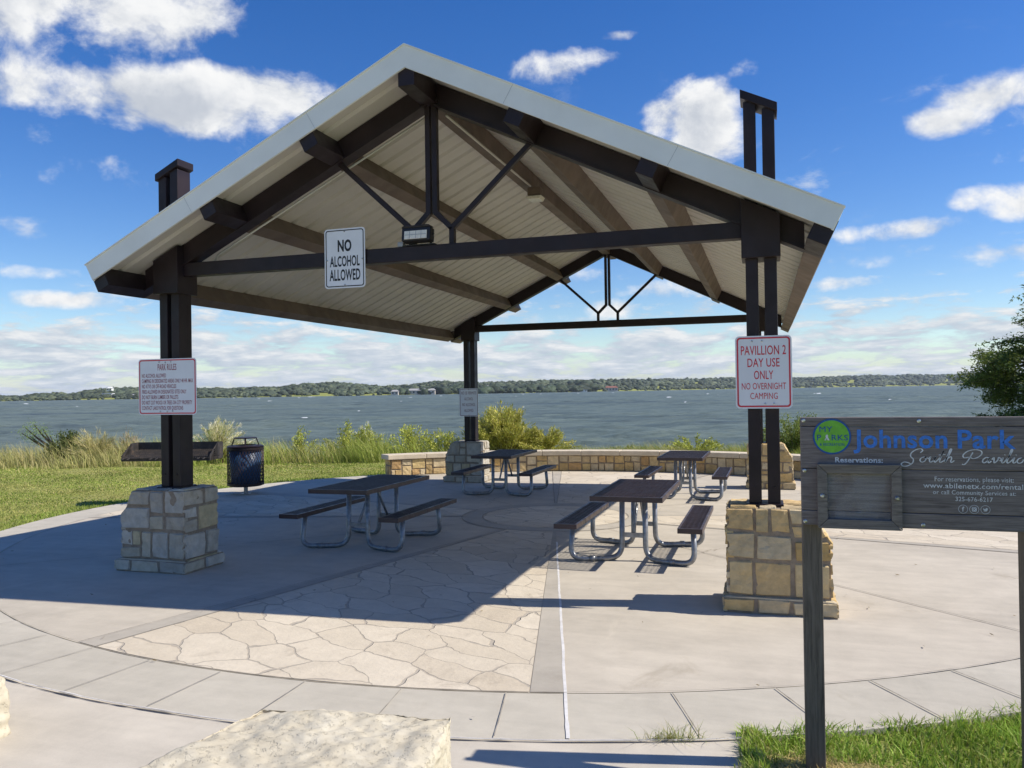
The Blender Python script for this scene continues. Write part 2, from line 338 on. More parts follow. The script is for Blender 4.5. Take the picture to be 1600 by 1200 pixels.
# ------------------------------------------------------------------ mesh helpers
class MB:
    def __init__(s): s.v = []; s.f = []; s.c = []; s.mi = []
    def add(s, verts, faces, color=None, mi=0):
        o = len(s.v); s.v += [tuple(p) for p in verts]; s.f += [tuple(i+o for i in f) for f in faces]
        s.c += [color or (1, 1, 1)]*len(verts); s.mi += [mi]*len(faces); return s
    def hexa(s, p, color=None, mi=0):     # 4 bottom then 4 top, counter-clockwise
        return s.add(p, [(3, 2, 1, 0), (4, 5, 6, 7), (0, 1, 5, 4), (1, 2, 6, 5), (2, 3, 7, 6), (3, 0, 4, 7)], color, mi)
    def box(s, c, d, rot=None, color=None, mi=0):
        c = Vector(c); hx, hy, hz = d[0]/2, d[1]/2, d[2]/2
        ps = [Vector(q) for q in ((-hx, -hy, -hz), (hx, -hy, -hz), (hx, hy, -hz), (-hx, hy, -hz), (-hx, -hy, hz), (hx, -hy, hz), (hx, hy, hz), (-hx, hy, hz))]
        if rot is not None: ps = [rot @ q for q in ps]
        return s.hexa([c+q for q in ps], color, mi)
    def span(s, x0, x1, y0, y1, z0, z1, mi=0): return s.box(((x0+x1)/2, (y0+y1)/2, (z0+z1)/2), (x1-x0, y1-y0, z1-z0), mi=mi)
    def beam(s, a, b, w, d, upv=(0, 0, 1)):    # bar from a to b, w sideways, d along upv
        a, b = Vector(a), Vector(b); ax = (b-a).normalized(); sd = ax.cross(Vector(upv)).normalized(); u = sd.cross(ax)
        ps = []
        for e in (a, b): ps.append([e-sd*w/2-u*d/2, e+sd*w/2-u*d/2, e+sd*w/2+u*d/2, e-sd*w/2+u*d/2])
        return s.hexa(ps[0]+ps[1])
    def prism(s, poly, axis, a, b, mi=0):      # polygon in the plane across axis ('x','y','z') swept from a to b
        def P(q, t): return {'y': (q[0], t, q[1]), 'x': (t, q[0], q[1]), 'z': (q[0], q[1], t)}[axis]
        n = len(poly); vs_ = [P(q, a) for q in poly]+[P(q, b) for q in poly]
        return s.add(vs_, [tuple(range(n))[::-1], tuple(range(n, 2*n))]+[(i, (i+1) % n, n+(i+1) % n, n+i) for i in range(n)], mi=mi)
    def tube(s, pts, r, n=8, cap=True):
        pts = [Vector(p) for p in pts]; rings = []; prev = None
        for i, p in enumerate(pts):
            t = (pts[min(i+1, len(pts)-1)]-pts[max(i-1, 0)]).normalized()
            if prev is None:
                a = Vector((0, 0, 1)) if abs(t.z) < .9 else Vector((1, 0, 0)); u = t.cross(a).normalized()
            else: u = (prev-t*prev.dot(t)).normalized()
            prev = u; w = t.cross(u); rr = r[i] if hasattr(r, '__len__') else r
            rings.append([p+(u*math.cos(6.28318*j/n)+w*math.sin(6.28318*j/n))*rr for j in range(n)])
        vs_ = [q for g in rings for q in g]; fs = []
        for i in range(len(pts)-1):
            for j in range(n): fs.append((i*n+j, i*n+(j+1) % n, (i+1)*n+(j+1) % n, (i+1)*n+j))
        if cap: fs += [tuple(range(n))[::-1], tuple((len(pts)-1)*n+j for j in range(n))]
        return s.add(vs_, fs)
    def lathe(s, prof, c, n=24, axis='z'):
        c = Vector(c); vs_ = []; fs = []
        for r_, z_ in prof:
            for j in range(n):
                a = 6.283185*j/n; q = (r_*math.cos(a), r_*math.sin(a), z_) if axis == 'z' else (r_*math.cos(a), z_, r_*math.sin(a))
                vs_.append(c+Vector(q))
        for i in range(len(prof)-1):
            for j in range(n): fs.append((i*n+j, i*n+(j+1) % n, (i+1)*n+(j+1) % n, (i+1)*n+j))
        fs += [tuple(range(n))[::-1], tuple((len(prof)-1)*n+j for j in range(n))]
        return s.add(vs_, fs)
    def build(s, name, m, parent=None, bevel=0, smooth=False, colors=False):
        me = bpy.data.meshes.new(name); me.from_pydata(s.v, [], s.f)
        for x in (m if isinstance(m, (list, tuple)) else [m]): me.materials.append(MAT[x] if isinstance(x, str) else x)
        if any(s.mi): me.polygons.foreach_set('material_index', s.mi)
        if colors:
            at = me.color_attributes.new('Col', 'FLOAT_COLOR', 'POINT'); at.data.foreach_set('color', np.array([(*c, 1) for c in s.c], 'f').ravel())
        me.update(); bm = bmesh.new(); bm.from_mesh(me); bmesh.ops.recalc_face_normals(bm, faces=bm.faces); bm.to_mesh(me); bm.free()
        if smooth: me.polygons.foreach_set('use_smooth', [True]*len(me.polygons))
        o = bpy.data.objects.new(name, me); col.objects.link(o)
        if parent is not None:
            o.parent = parent; o.matrix_parent_inverse = Matrix.Translation(parent.location).inverted() if parent.type == 'EMPTY' else Matrix.Identity(4)
        if bevel:
            bv = o.modifiers.new('bevel', 'BEVEL'); bv.width = bevel; bv.segments = 2; bv.limit_method = 'ANGLE'; bv.angle_limit = R(40)
        return o


def fast(name, V, F, m, colors=None, parent=None, smooth=False):
    """numpy mesh: V (n,3), F (m,k)"""
    me = bpy.data.meshes.new(name); V = np.asarray(V, 'f'); F = np.asarray(F, 'i'); kk = F.shape[1]
    me.vertices.add(len(V)); me.vertices.foreach_set('co', V.ravel())
    me.loops.add(F.size); me.loops.foreach_set('vertex_index', F.ravel())
    me.polygons.add(len(F)); me.polygons.foreach_set('loop_start', np.arange(0, F.size, kk, dtype='i')); me.polygons.foreach_set('loop_total', np.full(len(F), kk, 'i'))
    if smooth: me.polygons.foreach_set('use_smooth', np.ones(len(F), bool))
    me.materials.append(MAT[m]); me.update(calc_edges=True)
    if colors is not None:
        at = me.color_attributes.new('Col', 'FLOAT_COLOR', 'POINT'); C4 = np.ones((len(V), 4), 'f'); C4[:, :3] = colors; at.data.foreach_set('color', C4.ravel())
    o = bpy.data.objects.new(name, me); col.objects.link(o)
    if parent is not None: o.parent = parent; o.matrix_parent_inverse = Matrix.Translation(parent.location).inverted() if parent.type == 'EMPTY' else Matrix.Identity(4)
    return o


def tag(o, label=None, cat=None, group=None, kind=None):
    for kk, vv in (('label', label), ('category', cat), ('group', group), ('kind', kind)):
        if vv: o[kk] = vv
    return o


def thing(name, loc, label, cat, group=None):
    o = bpy.data.objects.new(name, None); o.empty_display_size = .2; o.location = loc; col.objects.link(o); return tag(o, label, cat, group)


def copy_tree(o, parent=None):
    c = o.copy(); col.objects.link(c)
    if parent is not None: c.parent = parent
    for ch in list(o.children): copy_tree(ch, c)
    return c

FH = Vector((-math.sin(YAW), math.cos(YAW), 0)); RH = Vector((math.cos(YAW), math.sin(YAW), 0))
PC = Vector((0, 4.57, 0))      # centre of the round patio
def st(s, t): q = CAM+FH*s+RH*t; return q.x, q.y
def gz(x, y):                  # ground height: the patio falls 1 % towards the lake, then the bank drops to the water
    s = (x-CAM.x)*FH.x+(y-CAM.y)*FH.y
    z = -.0103*y if y > -12 else .1236
    b = min(max((s-23.5)/10.0, 0), 1); b = b*b*(3-2*b)
    z = z*(1-b)+(-2.9)*b
    return z
def pol(r, deg, dz=0): a = R(deg); x, y = r*math.cos(a), PC.y+r*math.sin(a); return Vector((x, y, gz0(y)+dz))
def gz0(y): return -.0103*y

# ------------------------------------------------------------------ setting: ground, lake, far shore
def build_ground():
    S = np.concatenate([np.linspace(-60, 0, 13), np.linspace(1.5, 36, 70), [45, 60, 100, 300, 1000, 1500, 2500, 4500, 7000, 9000]])
    T = np.concatenate([[-9000, -3000, -900, -300, -120, -60], np.linspace(-40, 40, 100), [60, 120, 300, 900, 3000, 9000]])
    V = []; F = []
    for s in S:
        for t in T:
            x, y = st(s, t); z = gz(x, y)-.03
            if 21 < s < 36: z += .10*noise.noise((x*.25, y*.25, 0))*min(1, (s-21)/6)
            V.append((x, y, z))
    n = len(T)
    for i in range(len(S)-1):
        for j in range(n-1): F.append((i*n+j, i*n+j+1, (i+1)*n+j+1, (i+1)*n+j))
    tag(fast('ground', V, F, 'soil', smooth=True), kind='structure')
    x0 = [st(s, t) for s, t in ((21, -6000), (21, 6000), (5000, 9000), (5000, -9000))]
    # wind waves: summed wave trains on a sheet whose rows spread out with distance
    ns, nt = 620, 640; s_ = 27*(4600/27)**(np.linspace(0, 1, ns)**1.0); tt = np.linspace(-1.05, .95, nt)
    Sg, Tg = np.meshgrid(s_, tt, indexing='ij'); Tg = Tg*Sg; Z = np.zeros_like(Sg); wr = np.random.default_rng(4)
    gust = np.ones_like(Sg)
    for k in range(7):
        L = wr.uniform(40, 220); a = wr.normal(.2, .5); gust += .16*np.sin(6.28318/L*(Sg*math.cos(a)+Tg*.35*math.sin(a))+wr.uniform(0, 6.28))
    for k in range(46):
        L = 1.1*(16/1.1)**wr.random(); a = wr.normal(.25, .48); A = .0075*L**.60
        ph = 6.28318/L*(Sg*math.cos(a)+Tg*math.sin(a))+wr.uniform(0, 6.28)+1.3*np.sin(Tg*wr.uniform(.02, .12)+wr.uniform(0, 6))*1.0
        fade = np.clip(L/(.0083*Sg*1.6), 0, 1); Z += A*np.sin(ph)*(.35+.65*fade)
    Z *= np.clip(gust, .3, 1.7); X = CAM.x+FH.x*Sg+RH.x*Tg; Y = CAM.y+FH.y*Sg+RH.y*Tg
    sd = Z.std(axis=1, keepdims=True); foam = np.clip((Z/sd-3.1)/.30, 0, 1)*(wr.random(Z.shape) < .28)
    V = np.stack([X, Y, -2.2+Z], -1).reshape(-1, 3); b = (np.arange(ns-1)[:, None]*nt+np.arange(nt-1)[None]).reshape(-1, 1); F = b+np.array([[0, 1, nt+1, nt]])
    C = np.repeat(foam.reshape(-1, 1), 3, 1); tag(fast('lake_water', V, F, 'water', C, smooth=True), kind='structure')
build_ground()


def sector(mb, r0, r1, a0, a1, dz, seg=2.0):
    n = max(2, int(abs(a1-a0)/seg)); vs_ = []
    for i in range(n+1):
        a = a0+(a1-a0)*i/n; vs_ += [pol(r0, a, dz), pol(r1, a, dz)]
    mb.add(vs_, [(2*i, 2*i+1, 2*i+3, 2*i+2) for i in range(n)])


def line_strip(mb, pts, w, dz, wob=0.0):
    pts = [Vector(p) for p in pts]; vs_ = []
    for i, p in enumerate(pts):
        t = (pts[min(i+1, len(pts)-1)]-pts[max(i-1, 0)]).normalized(); n = Vector((-t.y, t.x, 0)); ww = w*(1+wob*noise.noise((p.x*9, p.y*9, 3)))
        q = p+n*noise.noise((p.x*2, p.y*2, 9))*.006*(1 if wob else 0)
        for sgn in (-1, 1): c = q+n*sgn*ww/2; vs_.append((c.x, c.y, gz0(c.y)+dz))
    mb.add(vs_, [(2*i, 2*i+1, 2*i+3, 2*i+2) for i in range(len(pts)-1)])


def build_patio():
    mb = MB(); sector(mb, 0, 7.27, 0, 360, 0)
    n = 180; e = [pol(7.27, i*2, 0) for i in range(n)]
    patio = tag(mb.build('patio_paving', 'concrete'), kind='structure')
    ring = MB(); sector(ring, 7.275, 7.93, 0, 360, 0)
    for i in range(180):
        a, b = pol(7.93, 2*i), pol(7.93, 2*i+2); ring.add([a, b, b-Vector((0, 0, .12)), a-Vector((0, 0, .12))], [(0, 1, 2, 3)])
    ring.build('paving_ring', 'concrete_ring', patio)
    fl = MB(); bd = MB()
    for c in (-90, 0, 90, 180):
        sector(fl, 1.42, 7.262, c-13.2, c+13.2, .004)
        for sg in (-1, 1): sector(bd, 1.42, 7.262, c+sg*13.25, c+sg*14.9, .004)
    sector(fl, 0, 1.10, 0, 360, .004); sector(bd, 1.105, 1.41, 0, 360, .004)
    fl.build('flagstone_inlay', 'flag', patio); bd.build('edging_band', 'concrete_band', patio)
    j = MB(); soft = MB()
    for a in (-135, -45, 45, 135): line_strip(j, [pol(r, a) for r in np.linspace(1.42, 7.27, 30)], .010, .009, .7)
    for c in (-90, 0, 90, 180):
        for sg in (-1, 1):
            if (c, sg) == (-90, 1): continue
            line_strip(j, [pol(r, c+sg*14.95) for r in np.linspace(1.42, 7.27, 30)], .008, .009, .7)
            line_strip(j, [pol(r, c+sg*13.22) for r in np.linspace(1.42, 7.27, 30)], .006, .009, .7)
    for k in range(72):
        a = -75.1+5.03*k
        if -76 < a < -74 or 284 < a < 286: continue
        line_strip(j if -78 < a < 20 else soft, [pol(r, a+.15*math.sin(k*7)) for r in np.linspace(7.29, 7.92, 8)], .009 if (a > -70 and a < 20) else .006, .009, .6)
    line_strip(soft, [pol(7.27, a) for a in np.arange(0, 361, .7)], .0055, .010, 1.4)
    for r in (1.10, 1.415): line_strip(j, [pol(r, a) for a in np.arange(0, 361, 4)], .008, .010, .5)
    j.build('control_joint', 'joint', patio); soft.build('worn_joint', 'joint_soft', patio)
    c = MB(); line_strip(c, [pol(r, -75.05) for r in np.linspace(2.2, 7.92, 70)], .020, .005, .4)
    line_strip(c, [pol(7.945, a) for a in np.arange(-125, -67.6, .6)], .015, .006, 1.3)
    c.build('joint_sealant', 'caulk', patio)
    d = MB(); line_strip(d, [pol(7.955, a) for a in np.arange(-125, -67.6, .6)], .005, .011, 1.6); d.build('cracked_joint', 'joint', patio)
    w = MB(); pts = [pol(7.92, a, -.006) for a in np.arange(-68.3, -135, -1.5)]
    low = [Vector((2.93-(0)*.1, -16, gz(0, -12)-.006)), Vector((2.93, -12, gz(0, -12)-.006))]
    poly = pts+[Vector((-5.6, -16, gz(0, -12)-.006))]+low
    w.add(poly, [tuple(range(len(poly)))]); tag(w.build('concrete_walk', 'concrete_walk'), kind='structure')
build_patio()


def debris():
    mb = MB()
    for k in range(120):
        r = 7.8*math.sqrt(random.random()); a = random.uniform(-170, 60); p = pol(r, a, .012); s_ = random.uniform(.008, .028); q = random.uniform(0, 6.28)
        u = Vector((math.cos(q), math.sin(q), 0))*s_; v = Vector((-math.sin(q), math.cos(q), 0))*s_*random.uniform(.15, .45)
        mb.add([p-u, p-v+Vector((0, 0, .004)), p+u+Vector((0, 0, .006)), p+v], [(0, 1, 2, 3)])
    o = mb.build('leaf_litter', 'stem'); tag(o, kind='stuff')
debris()


def far_shore():
    # low hills across the lake: bearing pixel -> crest height in pixels; the coast recedes to the right
    prof = [(-900, 9), (-300, 8), (0, 8), (70, 10), (105, 9.5), (135, 14), (175, 17.5), (215, 16), (315, 15), (345, 15), (390, 15), (435, 16), (465, 18), (500, 20.5), (520, 21.5), (560, 17.5), (600, 14), (640, 15), (680, 19.5), (700, 18.5), (770, 17.5), (850, 18), (920, 18.5), (1030, 16), (1100, 16), (1140, 16), (1240, 14.5), (1330, 16), (1500, 16), (1900, 17), (2600, 14)]
    px = [p[0] for p in prof]; ph = [p[1] for p in prof]
    KD = [1.0, 1.02, 1.07, 1.15, 1.24, 1.32]; KR = [0, .06, .30, .66, .92, 1]
    def coast(q): return float(np.interp(q, [-900, 0, 500, 800, 1000, 1200, 1500, 2600], [820, 900, 1030, 1150, 1500, 2100, 2900, 3200]))
    def crest(q): return float(np.interp(q, px, ph))
    def hill(q, k):      # ground height on bearing q at k times the coast distance
        sc = coast(q)/1244; return -2.2+.35+max(0, crest(q)*1.28*sc-4.2-.8)*float(np.interp(k, KD, KR))
    Q = np.linspace(-900, 2600, 400); V = []
    for k in KD:
        for q in Q:
            s = coast(q)*k; x, y = st(s, (q-800)/1244*s); V.append((x, y, hill(q, k) if k > 1 else -2.6))
    n = len(Q); F = [(i*n+j, i*n+j+1, (i+1)*n+j+1, (i+1)*n+j) for i in range(len(KD)-1) for j in range(n-1)]
    tag(fast('far_hills', V, F, 'soil', smooth=True), kind='structure')
    # woods: many irregular crowns standing on the hills
    bm = bmesh.new(); bmesh.ops.create_icosphere(bm, subdivisions=2, radius=1); base = np.array([v.co[:] for v in bm.verts]); fc = np.array([[v.index for v in f.verts] for f in bm.faces]); bm.free()
    allV = []; allF = []; allC = []; o = 0
    for _ in range(11000):
        q = random.uniform(-250, 1850); kq = random.random(); k = 1.004+.315*kq; s = coast(q)*k; t = (q-800)/1244*s; sc = coast(q)/1100
        dens = noise.noise((q*.018, k*9, 5)); d2 = noise.noise((q*.05, k*22, 8))
        if d2 < -.25 and k < 1.25: continue
        front = 610 < q < 930 and k < 1.06
        h = random.uniform(2.2, 4.2)*(1+.5*dens)*(1.5 if front else 1)*sc**.7
        if k < 1.02 and not front: h *= .55
        x, y = st(s, t); d = 1+.40*(rng.random(len(base))-.5)*2; w_ = h*random.uniform(.9, 1.9)
        P = base*d[:, None]*np.array([w_, w_, h*random.uniform(.6, 1.15)])+np.array([x, y, hill(q, k)+h*.45])
        allV.append(P); allF.append(fc+o); o += len(P)
        g = random.uniform(.75, 1.25)*(1+.5*noise.noise((q*.03, k*14, 2))); cc = np.array([.060, .076, .048])*g if d2 < .22 else np.array([.088, .104, .058])*g
        if front: cc = np.array([.042, .058, .032])*g
        allC.append(np.repeat(cc[None], len(P), 0)*(1+.5*(rng.random((len(P), 1))-.5)))
    tag(fast('far_woods', np.vstack(allV), np.vstack(allF), 'leaf', np.vstack(allC)), kind='stuff')

    def house(name, label, pxx, s, w, h, d, wall, roof, kind='gable', z=None):
        sc = coast(pxx)/1244; s = coast(pxx)*s; t = (pxx-800)/1244*s; x, y = st(s, t); w, h, d = w*sc, h*sc, d*sc
        zz = hill(pxx, s/coast(pxx))+z
        o = thing(name, (x, y, zz), label, 'house', 'buildings on the far shore')
        rot = Matrix.Rotation(YAW, 3, 'Z'); b = Vector((x, y, zz))
        def P(l): return [b+rot @ Vector(q) for q in l]
        mb = MB(); mb.hexa(P([(-w/2, -d/2, -1), (w/2, -d/2, -1), (w/2, d/2, -1), (-w/2, d/2, -1), (-w/2, -d/2, h), (w/2, -d/2, h), (w/2, d/2, h), (-w/2, d/2, h)])); mb.build('wall', wall, o)
        mb = MB(); e = .8; rh = h*.55 if kind == 'gable' else .7
        if kind == 'gable': mb.add(P([(-w/2-e, -d/2-e, h), (w/2+e, -d/2-e, h), (w/2+e, d/2+e, h), (-w/2-e, d/2+e, h), (-w/2+2, 0, h+rh), (w/2-2, 0, h+rh)]), [(0, 1, 5, 4), (2, 3, 4, 5), (1, 2, 5), (3, 0, 4), (3, 2, 1, 0)])
        else: mb.hexa(P([(-w/2-e, -d/2-e, h), (w/2+e, -d/2-e, h), (w/2+e, d/2+e, h), (-w/2-e, d/2+e, h), (-w/2-e, -d/2-e, h+rh), (w/2+e, -d/2-e, h+rh), (w/2+e, d/2+e, h+rh), (-w/2-e, d/2+e, h+rh)]))
        mb.build('roof', roof, o)
        nw = max(2, int(w/5))
        for i in range(nw):
            xx = -w/2+w*(i+.5)/nw; mb = MB(); mb.hexa(P([(xx-1, -d/2-.15, h*.25), (xx+1, -d/2-.15, h*.25), (xx+1, -d/2-.01, h*.25), (xx-1, -d/2-.01, h*.25), (xx-1, -d/2-.15, h*.8), (xx+1, -d/2-.15, h*.8), (xx+1, -d/2-.01, h*.8), (xx-1, -d/2-.01, h*.8)])); mb.build('window', 'window', o)
    house('lake_house', 'small white house high on the wooded hill across the lake', 172, 1.17, 9, 4, 8, 'house_white', 'house_white', z=3.2)
    house('lake_house', 'long low white building below the hill, leftmost on the far shore', 169, 1.05, 15, 4.5, 8, 'house_white', 'house_white', 'flat', z=.8)
    house('lake_house', 'low white shed right of the long white building on the far shore', 207, 1.045, 11, 3, 7, 'house_white', 'roof_grey', z=.3)
    house('lake_house', 'small cream house at the waterline left of the lodge on the far shore', 617, 1.006, 11, 5, 8, 'house_wall', 'roof_grey', z=0)
    house('lodge', 'long cream lodge building on the far shore left of the back pavilion post', 659, 1.008, 42, 5.5, 12, 'house_wall', 'roof_grey', z=.4)
    house('lake_house', 'red roofed brick house at the waterline on the far shore', 955, 1.002, 19, 5, 10, 'house_wall', 'roof_red', z=.2)
    house('boat_shed', 'low pale boat shed over the water left of the red roofed house', 910, .998, 14, 2.5, 8, 'house_white', 'roof_grey', 'flat', z=.1)
    house('lake_house', 'faint cream house among trees just right of the back pavilion post', 765, 1.05, 12, 5, 9, 'house_wall', 'roof_grey', z=2)
far_shore()

# ------------------------------------------------------------------ stonework
PAL = [(.46, .41, .32), (.50, .44, .33), (.41, .36, .28), (.48, .42, .31), (.54, .49, .40), (.44, .40, .33), (.49, .40, .24), (.43, .39, .32), (.47, .43, .36)]
PAL_WARM = [(.50, .36, .18), (.54, .41, .22), (.46, .32, .14), (.55, .44, .27), (.52, .37, .17), (.50, .39, .23), (.56, .46, .30), (.48, .34, .16)]
def ashlar(u0, u1, v0, v1, lo, hi, rnd):
    w, h = u1-u0, v1-v0
    big = w > hi or h > hi*.85
    if not big and (rnd.random() < .72 or (w < 2*lo and h < 2*lo)): return [(u0, u1, v0, v1)]
    if (w > h*1.15 and w > 2*lo) or h < 2*lo:
        if w < 2*lo: return [(u0, u1, v0, v1)]
        c = u0+w*rnd.uniform(.34, .66); return ashlar(u0, c, v0, v1, lo, hi, rnd)+ashlar(c, u1, v0, v1, lo, hi, rnd)
    c = v0+h*rnd.uniform(.34, .66); return ashlar(u0, u1, v0, c, lo, hi, rnd)+ashlar(u0, u1, c, v1, lo, hi, rnd)


def stone(mb, fmap, rect, rnd, colr, gap=.0045, thick=.026, ends=(False, False), n=7):
    """one rough faced block; fmap(u, v, out) -> point"""
    u0, u1, v0, v1 = rect; j = min(.017, (u1-u0)*.10)
    a = u0+(0 if ends[0] else gap); b = u1-(0 if ends[1] else gap); lo, hi = v0+gap, v1-gap
    cs = [(a+rnd.uniform(0, j)*(not ends[0]), lo+rnd.uniform(0, j)), (b-rnd.uniform(0, j)*(not ends[1]), lo+rnd.uniform(0, j)), (b-rnd.uniform(0, j)*(not ends[1]), hi-rnd.uniform(0, j)), (a+rnd.uniform(0, j)*(not ends[0]), hi-rnd.uniform(0, j))]
    sd = rnd.uniform(0, 99); tk = thick*rnd.uniform(.75, 1.25); vs_ = []; N = n+1
    for iy in range(N):
        for ix in range(N):
            fx, fy = ix/n, iy/n
            # pull the outer ring to the rim so that the block has a worn edge
            gx = {0: 0, 1: .035}.get(ix, {n: 1, n-1: .965}.get(ix, fx)); gy = {0: 0, 1: .05}.get(iy, {n: 1, n-1: .95}.get(iy, fy))
            u = (cs[0][0]*(1-gx)+cs[1][0]*gx)*(1-gy)+(cs[3][0]*(1-gx)+cs[2][0]*gx)*gy
            v = (cs[0][1]*(1-gx)+cs[1][1]*gx)*(1-gy)+(cs[3][1]*(1-gx)+cs[2][1]*gx)*gy
            rim = (ix in (0, n) and not ((ix == 0 and ends[0]) or (ix == n and ends[1]))) or iy in (0, n)
            if rim:
                o = .006
                cu, cv = (a+b)/2, (lo+hi)/2
                if ix in (0, n) and iy in (0, n) : u += (cu-u)*.05; v += (cv-v)*.05
            else: o = tk+.017*noise.noise((u*8+sd, v*8, sd))+.009*noise.noise((u*23+sd, v*23, sd)); u += .004*noise.noise((u*20, v*20, sd))
            if ix == 0 and ends[0]: vs_.append(fmap(u, v, -.035))
            vs_.append(fmap(u, v, o))
            if ix == n and ends[1]: vs_.append(fmap(u, v, -.035))
    f = rnd.uniform(.85, 1.15); N += ends[0]+ends[1]
    mb.add(vs_, [(iy*N+ix, iy*N+ix+1, (iy+1)*N+ix+1, (iy+1)*N+ix) for iy in range(n) for ix in range(N-1)], tuple(c*f for c in colr))
W2, LB = 3.0477, 9.145
pav = thing('picnic_pavilion', (0, 0, 0), 'open gabled picnic pavilion with brown steel frame on four limestone piers', 'pavilion')


def make_pier(cx, cy, sg, seed, pal):
    rnd = random.Random(seed); g = gz0(cy); H = .87; LH = .135
    IN, OU, TO, HD = .290, .485, .330, .250
    def outer(z): return OU+(TO-OU)*min(max((z-.60)/.27, 0), 1)**.85
    core = MB()
    cp = .013; prof = [(-IN-cp, 0), (OU+cp, 0)]+[(outer(z)+cp, z) for z in (.60, .68, .76, .83, H-.012)]+[(-IN-cp, H-.012)]
    pr = [(cx+sg*x, g+z) for x, z in prof]
    core.prism(pr, 'y', cy-HD-cp, cy+HD+cp)
    core.span(*sorted((cx-sg*.340, cx+sg*.541)), cy-.308, cy+.308, g-.03, g+LH-.012)
    pier = core.build('stone_pier', 'mortar', pav)
    mb = MB()
    def pick(): return rnd.choice(pal)
    def front(sy):
        def f(u, v, o):
            x = -IN+u*(OU+IN); x = x if x < .12 else .12+(x-.12)*(outer(v)-.12)/(OU-.12)
            return (cx+sg*x, cy+sy*(HD+o), g+v)
        return f
    Wd = IN+OU
    for sy in (-1, 1):
        for (a, b, c, d) in ashlar(0, Wd, LH, H, .115, .37, rnd):
            a, b = a/Wd, b/Wd; e = (a < .001, b > .999)
            fm = front(sy)
            def f2(u, v, o, a=a, b=b, e=e): 
                p = list(fm(u, v, o))
                if e[0] and u <= a+1e-6: p[0] -= sg*.018
                if e[1] and u >= b-1e-6: p[0] += sg*.018
                return p
            stone_scaled(mb, f2, (a, b, c, d), Wd, rnd, pick(), e)
    for side in ('in', 'out'):
        for (a, b, c, d) in ashlar(-HD, HD, LH, H, .115, .34, rnd):
            e = (a < -HD+.001, b > HD-.001)
            def f(u, v, o, side=side, a=a, b=b, e=e):
                y = cy+u
                if e[0] and u <= a+1e-6: y -= .018
                if e[1] and u >= b-1e-6: y += .018
                x = cx-sg*(IN+o) if side == 'in' else cx+sg*(outer(v)+o)
                return (x, y, g+v)
            stone(mb, f, (a, b, c, d), rnd, pick(), ends=e)
    # flat rough top stones
    for (a, b, c, d) in ashlar(-IN-.015, TO+.02, -HD-.015, HD+.015, .18, .40, rnd):
        stone(mb, lambda u, v, o: (cx+sg*u, cy+v, g+H-.012+o*.6), (a, b, c, d), rnd, pick(), gap=.006)
    mb.build('stone_facing', 'stone', pier, colors=True, smooth=False)
    lb = MB(); LI, LO, LD = .335, .536, .303
    def seg(n): 
        q = [0]+sorted(rnd.uniform(.8, 1.2)*(i+1)/n for i in range(n-1))+[1]; return q
    for sy in (-1, 1):
        q = seg(3)
        for i in range(3):
            a, b = -LI+q[i]*(LI+LO), -LI+q[i+1]*(LI+LO); e = (i == 0, i == 2)
            def f(u, v, o, a=a, b=b, e=e):
                x = u-(.014 if e[0] and u <= a+1e-6 else 0)+(.014 if e[1] and u >= b-1e-6 else 0)
                return (cx+sg*x, cy+sy*(LD+o*.7), g+v)
            stone(lb, f, (a, b, 0, LH), rnd, pick(), gap=.007, ends=e)
    for s2 in (-1, 1):
        q = seg(2)
        for i in range(2):
            a, b = -LD+q[i]*2*LD, -LD+q[i+1]*2*LD; e = (i == 0, i == 1)
            def f(u, v, o, a=a, b=b, e=e):
                y = u-(.014 if e[0] and u <= a+1e-6 else 0)+(.014 if e[1] and u >= b-1e-6 else 0)
                return (cx+sg*(LO+o*.7 if s2 > 0 else -LI-o*.7), cy+y, g+v)
            stone(lb, f, (a, b, 0, LH), rnd, pick(), gap=.007, ends=e)
    for (a, b, c, d) in [(-LI-.01, LO+.01, -LD-.01, -HD), (-LI-.01, LO+.01, HD, LD+.01), (-LI-.01, -IN, -HD, HD), (OU, LO+.01, -HD, HD)]:
        stone(lb, lambda u, v, o: (cx+sg*u, cy+v, g+LH-.014+o*.6), (a, b, c, d), rnd, pick(), gap=.002)
    lb.build('plinth_course', 'stone', pier, colors=True)


def stone_scaled(mb, f, rect, wd, rnd, c, e):
    a, b, lo, hi = rect       # u runs 0..1 over wd metres
    def g(u, v, o): return f(u/wd, v, o)
    stone(mb, lambda u, v, o: f(min(max(u/wd, a), b), v, o), (a*wd, b*wd, lo, hi), rnd, c, ends=e)


